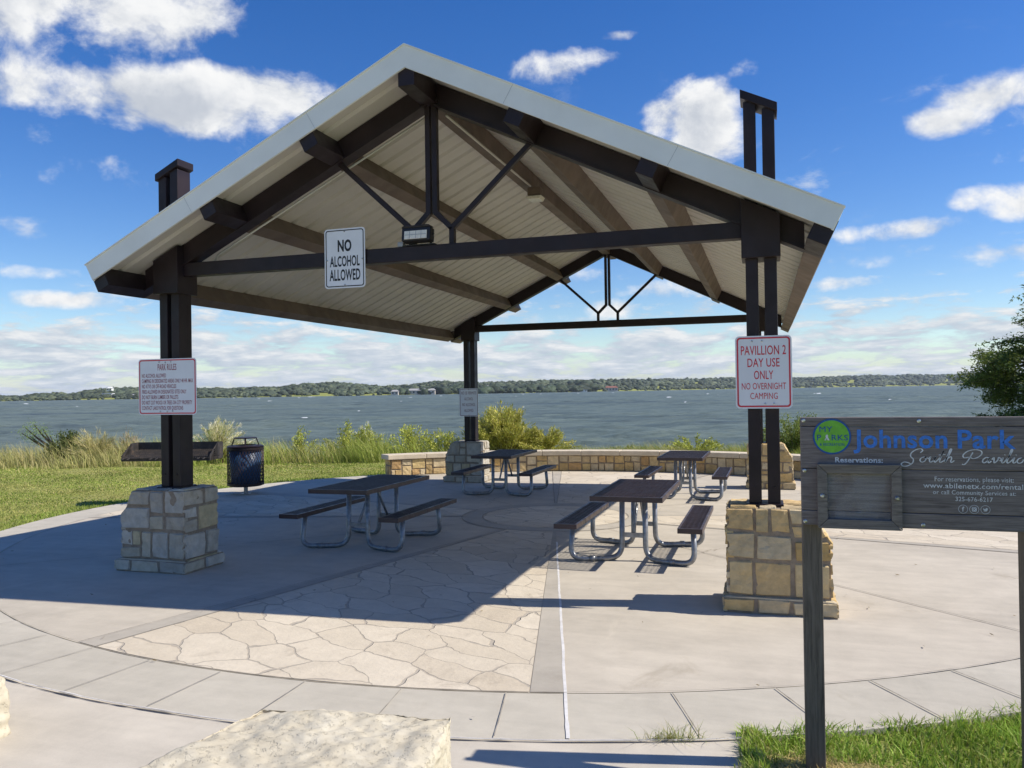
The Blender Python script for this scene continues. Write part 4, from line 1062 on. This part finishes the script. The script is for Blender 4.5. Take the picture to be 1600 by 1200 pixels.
SCRIPT = {  # strokes in units of the small-letter height
    'S': (2.75, [[(2.6, 1.75), (2.9, 2.15), (2.5, 2.5), (1.7, 2.25), (1.15, 1.6), (1.25, 1.0), (1.75, .5), (1.75, -.2), (1.1, -.75), (.35, -.8), (0, -.4), (.35, -.05), (.9, -.1), (1.5, -.35)]]),
    'P': (3.0, [[(1.35, 1.9), (1.1, 1.0), (.85, .2), (.5, -.35), (.1, -.3)], [(.9, 1.0), (.2, .9), (-.05, 1.4), (.5, 2.1), (1.5, 2.4), (2.5, 2.2), (2.75, 1.6), (2.3, 1.0), (1.6, .75), (1.25, .95)]]),
    'o': (1.35, [[(.75, 1.0), (.25, .8), (.1, .35), (.4, 0), (.85, .15), (1.0, .6), (.75, 1.0), (.95, .8), (1.4, .75)]]),
    'u': (1.5, [[(0, .55), (.3, 1.0), (.25, .3), (.5, 0), (.9, .3), (1.1, 1.0), (1.0, .3), (1.2, 0), (1.5, .35)]]),
    't': (1.1, [[(0, .35), (.35, 1.0), (.62, 2.1), (.40, .8), (.38, .15), (.6, 0), (1.1, .35)], [(0, 1.35), (1.05, 1.45)]]),
    'h': (1.55, [[(0, .35), (.45, 1.2), (.70, 2.3), (.5, 2.45), (.32, 1.2), (.15, 0), (.45, .75), (.85, 1.05), (1.05, .7), (1.0, .2), (1.2, 0), (1.55, .35)]]),
    'a': (1.5, [[(1.05, .85), (.6, 1.0), (.2, .6), (.2, .15), (.5, 0), (.9, .4), (1.1, 1.0), (1.0, .25), (1.2, 0), (1.5, .35)]]),
    'v': (1.25, [[(0, .6), (.25, 1.0), (.35, .5), (.5, 0), (.9, .5), (.95, 1.0), (1.3, .8)]]),
    'i': (.8, [[(0, .35), (.4, 1.0), (.3, .3), (.5, 0), (.85, .35)], [(.5, 1.45), (.56, 1.55)]]),
    'l': (.9, [[(0, .35), (.45, 1.3), (.72, 2.3), (.52, 2.45), (.4, 1.2), (.3, .3), (.5, 0), (.9, .35)]]),
    'n': (1.6, [[(0, .4), (.25, 1.0), (.2, 0), (.5, .75), (.85, 1.0), (1.05, .7), (1.0, .2), (1.2, 0), (1.6, .35)]]),
    ' ': (1.2, [])}


def park_sign():
    YF = -3.092; x0, x1, xm = 3.219, 4.253, 3.736
    o = thing('park_sign', (xm, -3.03, gz0(-3.03)), 'weathered grey wooden park sign with blue lettering on two posts', 'sign')
    for (za, zb, dx, dy) in ((1.678, 1.7205, 0, .001), (1.4765, 1.676, 0, 0), (1.2765, 1.4745, 0, .0015), (1.204, 1.2745, 0, -.001)):
        m = MB(); m.span(x0+dx, x1+dx, YF+dy, YF+.036, za, zb); m.build('board', 'board', o, bevel=.0035)
    for xa in (3.2215, 4.158):
        m = MB(); m.span(xa, xa+.0895, YF+.0375, YF+.127, gz0(-3)-.1, 1.700); m.build('post', 'post', o, bevel=.004)
    # mitred display frame
    fx0, fx1, fz0, fz1, fwid, fy = 3.290, 3.655, 1.196, 1.500, .044, YF-.030
    fr = MB()
    def mit(a, b, c, d): fr.hexa([(a[0], fy, a[1]), (b[0], fy, b[1]), (b[0], YF-.0015, b[1]), (a[0], YF-.0015, a[1]), (d[0], fy+.004, d[1]), (c[0], fy+.004, c[1]), (c[0], YF-.0015, c[1]), (d[0], YF-.0015, d[1])])
    A, B, C_, D = (fx0, fz0), (fx1, fz0), (fx1, fz1), (fx0, fz1); w = fwid; e = .0008
    a, b, c, d = (fx0+w, fz0+w), (fx1-w, fz0+w), (fx1-w, fz1-w), (fx0+w, fz1-w)
    mit((A[0]+e, A[1]), (B[0]-e, B[1]), (b[0]-e, b[1]), (a[0]+e, a[1])); mit((B[0], B[1]+e), (C_[0], C_[1]-e), (c[0], c[1]-e), (b[0], b[1]+e)); mit((C_[0]-e, C_[1]), (D[0]+e, D[1]), (d[0]+e, d[1]), (c[0]-e, c[1])); mit((D[0], D[1]-e), (A[0], A[1]+e), (a[0], a[1]+e), (d[0], d[1]-e))
    f = fr.build('display_frame', 'frame_wood', o, bevel=.002)
    m = MB(); m.span(fx0+w-.004, fx1-w+.004, YF-.010, YF-.006, fz0+w-.004, fz1-w+.004); m.build('clear_pane', 'plexi', f)
    for x, z in ((3.312, 1.350), (3.634, 1.346)):
        m = MB(); m.lathe([(.011, 0), (.011, -.004), (.006, -.010), (.006, -.014)], (x, fy, z), 10, 'y'); m.build('bolt', 'bolt', f)
    for x, z in ((3.735, 1.702), (3.233, 1.706), (3.234, 1.465), (3.234, 1.222), (3.745, 1.222), (4.24, 1.706), (4.24, 1.465), (4.24, 1.222)): m = MB(); m.lathe([(.009, 0), (.009, -.002), (.005, -.004)], (x, YF, z), 10, 'y'); m.build('screw', 'bolt', o)
    Y = YF-.0012
    for t, a, b in (('Johnson', 3.453, 3.851), ('Park', 3.893, 4.125)):
        m = MB(); write(m, t, a, 1.579, Y, .083, b-a, 'l', .022); m.build('blue_lettering', 'blue_print', o)
    for t, xx, zz, hh, ww, al, bd in (('Reservations:', 3.372, 1.507, .0245, .208, 'l', .028), ('For reservations, please visit:', 3.955, 1.426, .021, .318, 'c', .006), ('www.abilenetx.com/rentals', 3.957, 1.395, .0225, .418, 'c', .012),
                                      ('or call Community Services at:', 3.955, 1.367, .019, .334, 'c', .006), ('325-676-6217', 3.955, 1.337, .0195, .150, 'c', .006)):
        m = MB(); write(m, t, xx, zz, Y, hh, ww, al, bd); m.build('white_lettering', 'white_print', o)
    m = MB()
    x = 3.660
    for ch in 'South Pavilion':
        adv, strokes = SCRIPT[ch]
        for s_ in strokes: pen(m, [(x+(p[0]+.22*p[1])*.0262, 1.513+p[1]*.0245) for p in catmull(s_)], .0052, Y)
        x += adv*.0262
    m.build('white_script', 'white_print', o); m = MB()
    def circ(cx, cz, r, n=32): return [(cx+r*math.cos(6.28318*k/n), cz+r*math.sin(6.28318*k/n)) for k in range(n)]
    for cx in (3.910, 3.955, 4.000): ring(m, circ(cx, 1.301, .0195), circ(cx, 1.301, .0178), Y)
    write(m, 'f', 3.910, 1.291, Y, .021, .0095, 'c', .04)
    ring(m, rrect(3.9455, 3.9645, 1.2915, 1.3105, .004), rrect(3.9485, 3.9615, 1.2945, 1.3075, .002), Y); ring(m, circ(3.955, 1.301, .0058), circ(3.955, 1.301, .0030), Y)
    bird = [(-.0105, -.0060), (-.004, -.0062), (-.008, -.002), (-.0095, .002), (-.0085, .0065), (-.004, .003), (0, .002), (.001, .0060), (.005, .0075), (.008, .0055), (.0112, .0058), (.009, .003), (.0085, -.002), (.004, -.0075), (-.003, -.0085)]
    m.add([(4.0+p[0], Y, 1.301+p[1]) for p in bird], [tuple(range(len(bird)))])
    m.build('white_emblem', 'white_print', o)
    cx, cz, r = 3.359, 1.629, .0855
    m = MB(); m.prism(circ(cx, cz, r-.008, 48), 'y', Y-.0006, Y+.0004); lg = m.build('round_emblem', 'green_print', o)
    m = MB(); ring(m, circ(cx, cz, r, 48), circ(cx, cz, r-.0085, 48), Y-.001)
    write(m, 'MY', cx-.026, cz+.022, Y-.0016, .026, .058, 'c', 0); write(m, 'P', cx-.057, cz-.018, Y-.0016, .026, .018, 'c', .004); write(m, 'RKS', cx+.035, cz-.018, Y-.0016, .026, .072, 'c', .004)
    write(m, '& RECREATION', cx, cz-.044, Y-.0016, .013, .108, 'c', .004); m.build('emblem_lettering', 'navy_print', lg)
    m = MB(); pts = [(-.013, -.018), (-.004, -.018), (-.001, -.009), (.004, -.018), (.013, -.018), (.005, -.002), (.007, .004), (.002, .010), (-.004, .008), (-.008, .001), (-.004, -.002)]
    m.add([(cx-.022+p[0]*.9, Y-.0016, cz+p[1]) for p in pts], [tuple(range(len(pts)))]); m.build('emblem_tree', 'white_print', lg)
park_sign()

# ------------------------------------------------------------------ vegetation
def blade_arrays(P, H, W, lean, C):
    """P (n,3) roots, H heights, W widths, lean (n,2) horizontal tip offset as a share of H, C (n,3)"""
    n = len(P); a = rng.random(n)*6.28318; u = np.stack([np.cos(a), np.sin(a), np.zeros(n)], 1)*(W/2)[:, None]
    L = np.concatenate([lean*H[:, None], np.zeros((n, 1))], 1); up_ = np.zeros((n, 3)); up_[:, 2] = H
    ln = np.linalg.norm(lean, axis=1); up_[:, 2] *= np.sqrt(np.clip(1-.45*ln**2, .2, 1))
    mid = P+up_*.58+L*.30; tip = P+up_+L
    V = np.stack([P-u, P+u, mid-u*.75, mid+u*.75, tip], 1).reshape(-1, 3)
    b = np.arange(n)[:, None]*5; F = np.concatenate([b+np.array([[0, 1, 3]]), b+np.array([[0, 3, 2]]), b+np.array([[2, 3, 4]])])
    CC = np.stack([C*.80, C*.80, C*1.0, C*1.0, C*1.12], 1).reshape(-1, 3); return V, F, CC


def leaf_arrays(P, D, L, W, C):
    """kite leaves: P roots, D directions, L lengths, W widths"""
    n = len(P); D = D/np.linalg.norm(D, axis=1, keepdims=True); r_ = rng.normal(size=(n, 3)); sd = np.cross(D, r_); sd /= np.linalg.norm(sd, axis=1, keepdims=True)+1e-9
    V = np.stack([P, P+D*(L*.45)[:, None]+sd*(W/2)[:, None], P+D*L[:, None], P+D*(L*.45)[:, None]-sd*(W/2)[:, None]], 1).reshape(-1, 3)
    return V, (np.arange(n)[:, None]*4+np.arange(4)[None]), np.repeat(C, 4, 0)


def pick_cols(n, pal, jit=.2):
    pal = np.array(pal); c = pal[rng.integers(0, len(pal), n)]; return c*(1+jit*(rng.random((n, 1))*2-1))


def nz(x, y, f, s=0.0): return np.array([noise.noise((a*f, b*f, s)) for a, b in zip(x, y)])


def lawn_right():
    n = 120000; x = rng.uniform(2.6, 7.5, n); y = rng.uniform(-4.6, 1.5, n)
    r_ = np.hypot(x, y-4.57); edge = .05*nz(x, y, 4); keep = (r_ > 7.86+edge+.0) & (x > 2.90+edge*1.6+.05*nz(x, y, 13))
    d = np.hypot(x-3.3, y+3.1); keep &= (rng.random(n) < np.clip(1.1-.16*np.maximum(0, d-1.5), .1, 1))
    # worn straw patch round the post
    worn = np.hypot((x-3.36)/1.25, (y+3.1)/.7) < .26+.10*nz(x, y, 7); keep &= ~worn | (rng.random(n) < .25)
    x, y, worn = x[keep], y[keep], worn[keep]; n = len(x)
    P = np.stack([x, y, np.array([gz(a, b) for a, b in zip(x, y)])-.03], 1)
    H = rng.uniform(.040, .095, n)*(1+.55*nz(x, y, 3.5)); lean = rng.normal(0, .62, (n, 2)); W = rng.uniform(.005, .010, n)
    C = pick_cols(n, [(.13, .215, .022), (.17, .26, .03), (.11, .19, .02), (.20, .28, .045), (.25, .26, .08)], .25)*(1+.35*nz(x, y, 1.8))[:, None]
    C[worn] = pick_cols(int(worn.sum()), [(.36, .28, .13), (.30, .23, .11)], .2); H[worn] *= .7; lean[worn] *= 2.0
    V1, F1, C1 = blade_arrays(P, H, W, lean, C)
    m = 2600; x = 3.36+rng.normal(0, .22, m); y = -3.08+rng.normal(0, .10, m); k = (np.hypot(x, y-4.57) > 7.9) & (x > 2.98); x, y = x[k], y[k]; m = len(x)
    P = np.stack([x, y, np.array([gz(a, b) for a, b in zip(x, y)])-.022], 1)
    V2, F2, C2 = blade_arrays(P, rng.uniform(.02, .05, m), np.full(m, .004), rng.normal(0, 1.3, (m, 2)), pick_cols(m, [(.42, .33, .16), (.36, .27, .12), (.30, .26, .10)]))
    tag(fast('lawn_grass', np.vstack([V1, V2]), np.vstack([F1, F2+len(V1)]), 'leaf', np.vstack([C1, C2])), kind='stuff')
    # blades spilling over the edge of the walk
    m = 2600; y = -2.75-1.6*rng.random(m)**1.3; x = 2.975+rng.normal(0, .03, m)+.05*nz(y*0, y, 5); P = np.stack([x, y, np.array([gz0(b) for b in y])-.008], 1)
    V3, F3, C3 = blade_arrays(P, rng.uniform(.03, .085, m), rng.uniform(.004, .008, m), np.stack([-.3+rng.normal(0, .45, m), rng.normal(0, .5, m)], 1), pick_cols(m, [(.15, .23, .025), (.19, .26, .04), (.28, .26, .10)], .25))
    tag(fast('edge_grass', V3, F3, 'leaf', C3), kind='stuff')
    # tuft growing from the joint
    m = 150; a = rng.normal(0, .085, m); x = 2.58+a*.95; y = -2.93+a*.28+rng.normal(0, .012, m)
    P = np.stack([x, y, np.array([gz0(b) for b in y])], 1); V, F, C = blade_arrays(P, rng.uniform(.03, .11, m), np.full(m, .0035), rng.normal(0, .8, (m, 2)), pick_cols(m, [(.20, .22, .05), (.30, .25, .10), (.13, .18, .03)]))
    tag(fast('grass_tuft', V, F, 'leaf', C), 'small dry grass tuft growing from the walk joint', 'grass tuft')
lawn_right()


def lawn_left():
    n = 170000; s = 5+18.6*rng.random(n)**.8; t = rng.uniform(-1.0, .12, n)*s*.95
    x = CAM.x+FH.x*s+RH.x*t; y = CAM.y+FH.y*s+RH.y*t; r_ = np.hypot(x, y-4.57)
    keep = (r_ > 7.93+.06*nz(x, y, 2.5)) & ~((y < -1.2) & (x > -6)) & (x < 8)
    x, y, s = x[keep], y[keep], s[keep]; n = len(x); r_ = r_[keep]
    P = np.stack([x, y, np.array([gz(a, b) for a, b in zip(x, y)])-.035], 1); near = np.clip(1-(r_-7.93)/.9, 0, 1)
    H = rng.uniform(.018, .045, n)*(1+.6*nz(x, y, .9))+near*.030; st_ = nz(x*.35, y, .8, 4)
    C = pick_cols(n, [(.16, .21, .035), (.21, .245, .05), (.13, .18, .028), (.28, .27, .09), (.33, .29, .12)], .2)*(1+.3*nz(x, y, .35))[:, None]
    dry = st_ > .12; C[dry] = C[dry]*.5+np.array([.30, .26, .10])*.5; lush = near > .35; C[lush] = C[lush]*.45+np.array([.14, .215, .03])*.55
    V, F, CC = blade_arrays(P, H, .004+.0009*s, rng.normal(0, .5, (n, 2)), C)
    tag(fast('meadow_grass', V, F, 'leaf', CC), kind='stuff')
    # unmown band along the bank, bent by the wind
    n = 150000; s = 21.3+6.6*rng.random(n)**1.2; t = rng.uniform(-1.05, .78, n)*s
    clump = nz(t, s, .55, 2); keep = (rng.random(n) < .55+.9*clump) | (t > 3)
    s, t = s[keep], t[keep]; n = len(s); x = CAM.x+FH.x*s+RH.x*t; y = CAM.y+FH.y*s+RH.y*t
    r_ = np.hypot(x, y-4.57); keep = (r_ > 9.0) & (s > 21.4+.12*(t+18)*(t < 0)+.5*nz(t, s, .5, 3)); x, y, s, t = x[keep], y[keep], s[keep], t[keep]; n = len(x)
    P = np.stack([x, y, np.array([gz(a, b) for a, b in zip(x, y)])-.05], 1)
    behind = (t > -2.6); front = np.clip((s-21.0)/2.4, .22, 1)
    H = rng.uniform(.30, .90, n)*(1+.45*nz(t, s, .6, 7))*front; H[behind] *= .62
    lean = np.stack([-.35+rng.normal(0, .28, n), -.1+rng.normal(0, .25, n)], 1)
    C = pick_cols(n, [(.24, .24, .065), (.30, .27, .10), (.17, .21, .045), (.36, .31, .14), (.21, .25, .05)], .25)
    g = nz(t, s, .28, 9); C = C*(1+.25*g)[:, None]; gr = g > .05; C[gr] = C[gr]*.5+np.array([.20, .27, .04])*.5
    left = t < -10.5; C[left] = C[left]*.6+np.array([.34, .28, .14])*.4
    V, F, CC = blade_arrays(P, H, rng.uniform(.008, .018, n), lean, C)
    tag(fast('bank_grass', V, F, 'leaf', CC), kind='stuff')
lawn_left()


def shrub(name, label, s, t, h, w, pal, n_stem, n_leaf, leaf=(.05, .016), lean=(0, 0), spread=.6, cat='shrub', plume=None, up_bias=.8, zoff=0.0, seed=0):
    """stems fan out of one root; leaves set along every stem"""
    t *= (s+3.1)/s; s += 3.1; h *= 1.12; w *= 1.15; leaf = (leaf[0]*1.1, leaf[1]*1.1); rnd = random.Random(seed+int(abs(t)*100)); x, y = st(s, t); g = gz(x, y)-.05+zoff
    o = thing(name, (x, y, g), label, cat); m = MB(); LP = []; LD = []; tips = []
    for i in range(n_stem):
        a = rnd.uniform(0, 6.283); q = rnd.random()**.6; ex = Vector((math.cos(a)*w/2*q, math.sin(a)*w/2*q, h*(1-.55*q*q)*rnd.uniform(.75, 1.05)))
        ex += Vector((lean[0]*h*rnd.uniform(.6, 1.3), lean[1]*h, 0)); b = Vector((x+math.cos(a)*w*.10*q, y+math.sin(a)*w*.10*q, g)); pts = []
        for k in range(7):
            f = k/6; p = b+Vector((ex.x*f**(1.0+spread), ex.y*f**(1.0+spread), ex.z*f**.85)); p += Vector((noise.noise((i, f*3, 1)), noise.noise((i, f*3, 2)), 0))*.05*h*f; pts.append(p)
        m.tube(pts, [max(.0035, .013*h*(1-.85*k/6)) for k in range(7)], 4, False); tips.append(pts)
        for _ in range(n_leaf//n_stem):
            f = rnd.uniform(.22, 1.0)**.8; k = min(5, int(f*6)); p = pts[k].lerp(pts[k+1], f*6-k); d = (pts[k+1]-pts[k]).normalized()*up_bias+Vector((rnd.gauss(0, .5), rnd.gauss(0, .5), rnd.gauss(0, .4)))
            off = Vector((rnd.gauss(0, 1), rnd.gauss(0, 1), rnd.gauss(0, .8)))*.045*h; LP.append(p+off); LD.append(d)
    n = len(LP); P = np.array(LP); D = np.array(LD)
    V, F, C = leaf_arrays(P, D, rng.uniform(.6, 1.35, n)*leaf[0], rng.uniform(.7, 1.3, n)*leaf[1], pick_cols(n, pal, .25)*(1+.5*np.array([noise.noise((p[0]*5, p[1]*5, p[2]*5)) for p in P]))[:, None])
    m.build('stem', 'stem', o); fast('foliage', V, F, 'leaf', C, o)
    if plume:
        PP = []; DD = []
        for pts in tips:
            for _ in range(plume[1]):
                f = rnd.uniform(.55, 1.08); k = min(5, int(f*6)); p = pts[k].lerp(pts[k+1], f*6-k); PP.append(p+Vector((rnd.gauss(0, 1), rnd.gauss(0, 1), rnd.gauss(0, 1)))*.018*h); DD.append((pts[-1]-pts[-2]).normalized()+Vector((lean[0]*.6, 0, rnd.gauss(0, .3))))
        n = len(PP); V, F, C = leaf_arrays(np.array(PP), np.array(DD), rng.uniform(.04, .10, n), rng.uniform(.010, .022, n), pick_cols(n, plume[0], .15)); fast('seed_plume', V, F, 'leaf', C, o)
    return o


def build_shrubs():
    GOLD = [(.30, .28, .055), (.36, .33, .085), (.24, .245, .045), (.42, .37, .12)]; LIME = [(.32, .335, .060), (.38, .375, .095), (.25, .28, .045)]
    DARK = [(.055, .075, .02), (.08, .095, .03), (.045, .06, .02)]; STRAW = [(.40, .33, .17), (.33, .28, .13), (.28, .26, .09)]; MID = [(.13, .17, .04), (.18, .21, .06), (.10, .135, .035)]
    tt = lambda px, s: (px-800)/1244*s
    shrub('baccharis_bush', 'big golden green windswept bush beside the back left column', 21.2, tt(786, 21.2), 1.48, 1.70, GOLD, 110, 20000, (.10, .024), (-.08, 0), .2, 'bush', up_bias=1.6, seed=1)
    shrub('baccharis_bush', 'low golden bush trailing right of the big golden bush', 21.3, tt(850, 21.3), .88, 1.7, GOLD, 60, 9000, (.085, .022), (-.05, 0), .7, 'bush', up_bias=1.3, seed=2)
    shrub('pampas_clump', 'pale feathery plumed grass clump just right of the front left column', 20.6, tt(338, 20.6), 1.18, 1.25, [(.28, .29, .09), (.36, .34, .14)], 46, 2600, (.12, .012), (.18, 0), .8, 'grass clump', plume=([(.62, .56, .42), (.54, .49, .35), (.66, .62, .5)], 110), up_bias=1.8, seed=3)
    shrub('flowering_shrub', 'lime green shrub with white seed heads in the tall grass', 21.6, tt(578, 21.6), 1.0, .9, LIME, 40, 3400, (.075, .026), (-.08, 0), .6, plume=([(.60, .58, .50), (.52, .50, .40)], 26), seed=4)
    shrub('weed_stand', 'tall lime green weed left of the white flowered shrub', 21.4, tt(538, 21.4), 1.15, 1.15, LIME, 26, 2300, (.075, .027), (-.05, 0), .5, 'weed', seed=5)
    shrub('weed_stand', 'thin lime green weed standing apart over the water, right of the litter bin', 21.2, tt(472, 21.2), 1.05, .6, LIME, 12, 750, (.075, .026), (.05, 0), .5, 'weed', seed=6)
    shrub('weed_stand', 'lime green weed clump between the white flowered shrub and back column', 21.5, tt(640, 21.5), 1.05, 1.4, LIME, 34, 2900, (.075, .026), (-.05, 0), .6, 'weed', seed=7)
    shrub('weed_stand', 'lime green weed touching the left side of the back left column', 21.5, tt(690, 21.5), .95, 1.0, LIME, 22, 1700, (.075, .026), (-.03, 0), .6, 'weed', seed=8)
    shrub('dry_grass_clump', 'straw coloured grass clump left of the barbecue grill', 20.5, tt(148, 20.5), .92, 1.2, STRAW, 46, 2600, (.14, .010), (-.12, 0), .7, 'grass clump', up_bias=2.0, seed=9)
    shrub('dry_grass_clump', 'rusty pink grass clump behind the barbecue grill', 21.0, tt(203, 21.0), .92, .9, [(.30, .20, .14), (.36, .28, .17), (.26, .25, .10)], 26, 1300, (.12, .010), (-.1, 0), .7, 'grass clump', up_bias=2.0, seed=10)
    shrub('dark_shrub', 'round dark green shrub in the grass at far left', 21.0, tt(108, 21.0), .95, .95, DARK, 44, 5200, (.055, .03), (0, 0), .5, seed=11)
    shrub('weed_stand', 'low yellow green weed behind the middle of the seat wall', 20.9, tt(1085, 20.9), .58, 1.4, LIME, 26, 2600, (.06, .026), (0, 0), .7, 'weed', zoff=.06, seed=12)
    shrub('weed_stand', 'grey green weed tips behind the seat wall, left of the lime weed', 21.0, tt(985, 21.0), .36, 1.6, MID, 20, 1100, (.05, .016), (0, 0), .7, 'weed', zoff=.03, seed=13)
    shrub('green_shrub', 'grey green shrub behind the back right pier', 20.6, tt(1240, 20.6), 1.28, 1.6, MID, 56, 9000, (.06, .026), (0, 0), .5, seed=14)
    # small leaning tree at the far left
    s = 24.6; t = tt(92, s); x, y = st(s, t); g = gz(x, y)
    o = thing('leaning_sapling', (x, y, g), 'small leaning tree with dark bare branches at far left', 'tree'); m = MB(); LP = []
    ends = [(-1.05, 1.15), (-.78, 1.25), (-.5, 1.1), (-1.15, .98), (-.28, .9), (-.9, .88)]
    for i, (dx, dz) in enumerate(ends):
        pts = [Vector((x, y, g-.1)), Vector((x+RH.x*dx*.25, y+RH.y*dx*.25, g+dz*.45)), Vector((x+RH.x*dx*.65, y+RH.y*dx*.65, g+dz*.72)), Vector((x+RH.x*dx, y+RH.y*dx, g+dz))]
        m.tube(pts, [.055, .042, .026, .010], 6)
        for _ in range(200 if i < 4 else 60):
            f = random.uniform(.6, 1.08); p = pts[2].lerp(pts[3], (f-.6)/.4); LP.append(p+Vector((random.gauss(0, .10), random.gauss(0, .10), random.gauss(0, .06))))
    m.build('trunk', 'bark', o); P = np.array(LP); n = len(P); V, F, C = leaf_arrays(P, rng.normal(size=(n, 3)), rng.uniform(.03, .06, n), rng.uniform(.012, .022, n), pick_cols(n, [(.14, .22, .04), (.20, .27, .06), (.10, .15, .03)])); fast('crown', V, F, 'leaf', C, o)
build_shrubs()


def mesquite():
    s, t0 = 23.0, 17.45; x, y = st(s, t0); g = gz(x, y); o = thing('mesquite_tree', (x, y, g), 'spreading feathery green tree at the right edge above the park sign', 'tree')
    rnd = random.Random(4); m = MB(); LP = []; LD = []; LC = []
    def limb(p, d, L, r_, lev):
        pts = [p]; q = p.copy(); dd = d.normalized()
        for k in range(5):
            dd = (dd+Vector((rnd.gauss(0, .16), rnd.gauss(0, .16), rnd.gauss(0, .10)-.02*lev))).normalized(); q = q+dd*L/5; pts.append(q.copy())
        m.tube(pts, [r_*(1-.13*k) for k in range(6)], 6 if lev < 2 else 4, False)
        if lev == 2:
            for k in range(26):
                c = pts[rnd.randint(2, 5)]+Vector((rnd.gauss(0, .22), rnd.gauss(0, .22), rnd.gauss(.05, .14))); a = Vector((rnd.gauss(0, 1), rnd.gauss(0, 1), rnd.gauss(-.2, .5))).normalized()
                for j in range(6): LP.append(c+a*.035*j); LD.append(Vector((rnd.gauss(0, 1), rnd.gauss(0, 1), rnd.gauss(0, .5))))
        if lev >= 3:
            # feathery sprays hang from every twig
            for k in range(44):
                c = pts[rnd.randint(1, 5)]+Vector((rnd.gauss(0, .13), rnd.gauss(0, .13), rnd.gauss(0, .08))); a = Vector((rnd.gauss(0, 1), rnd.gauss(0, 1), rnd.gauss(-.2, .5))).normalized()
                for j in range(7): LP.append(c+a*.030*j+Vector((rnd.gauss(0, .012), rnd.gauss(0, .012), rnd.gauss(0, .012)))); LD.append(Vector((rnd.gauss(0, 1), rnd.gauss(0, 1), rnd.gauss(0, .5))))
            return
        nb = (5, 4, 4)[lev]
        for b in range(nb):
            f = rnd.uniform(.45, 1.0) if b else 1.0; k = min(4, int(f*5)); pp = pts[k].lerp(pts[k+1], f*5-k)
            nd = (dd*.55+Vector((rnd.gauss(0, .75), rnd.gauss(0, .75), rnd.gauss(.02, .38)))).normalized(); limb(pp, nd, L*rnd.uniform(.55, .85), r_*.55, lev+1)
    base = Vector((x, y, g+.15)); m.tube([(x, y, g-.1), (x, y, g+.6)], .16, 8)
    for k in range(6):
        a = 6.283*k/6+.3; limb(base+Vector((.1*math.cos(a), .1*math.sin(a), 0)), Vector((math.cos(a)*.75, math.sin(a)*.75, .85)), 2.1, .11, 0)
    # two low limbs reach out towards the pavilion
    limb(base+Vector((0, 0, .6)), -RH*1.0+Vector((0, 0, .70)), 2.0, .09, 0); limb(base+Vector((0, 0, 1.0)), -RH*.9+Vector((0, 0, 1.0)), 2.0, .09, 0); limb(base+Vector((0, 0, 1.2)), -RH*.55-FH*.5+Vector((0, 0, 1.2)), 2.1, .09, 0)
    m.build('trunk', 'bark', o); n = len(LP); P = np.array(LP)
    C = pick_cols(n, [(.050, .080, .020), (.070, .105, .026), (.036, .058, .015), (.09, .13, .034)], .2)
    V, F, C = leaf_arrays(P, np.array(LD), rng.uniform(.08, .145, n), rng.uniform(.026, .046, n), C); fast('crown', V, F, 'leaf', C, o)
mesquite()


def haze():
    # thin summer air over the lake
    m = bpy.data.materials.new('thin_air'); m.use_nodes = True; k = NT(m.node_tree); k.n.remove(k.n['Principled BSDF'])
    v = k.node('ShaderNodeVolumePrincipled', inp={'Color': (.80, .88, 1, 1), 'Density': HAZE}); k.l.new(v.outputs[0], k.n['Material Output'].inputs['Volume'])
    MAT['air'] = m; x, y = st(4500, 0); mb = MB(); mb.box((x, y, 33), (26000, 26000, 76)); o = mb.build('haze', 'air'); tag(o, kind='stuff')
HAZE = .00006
haze()
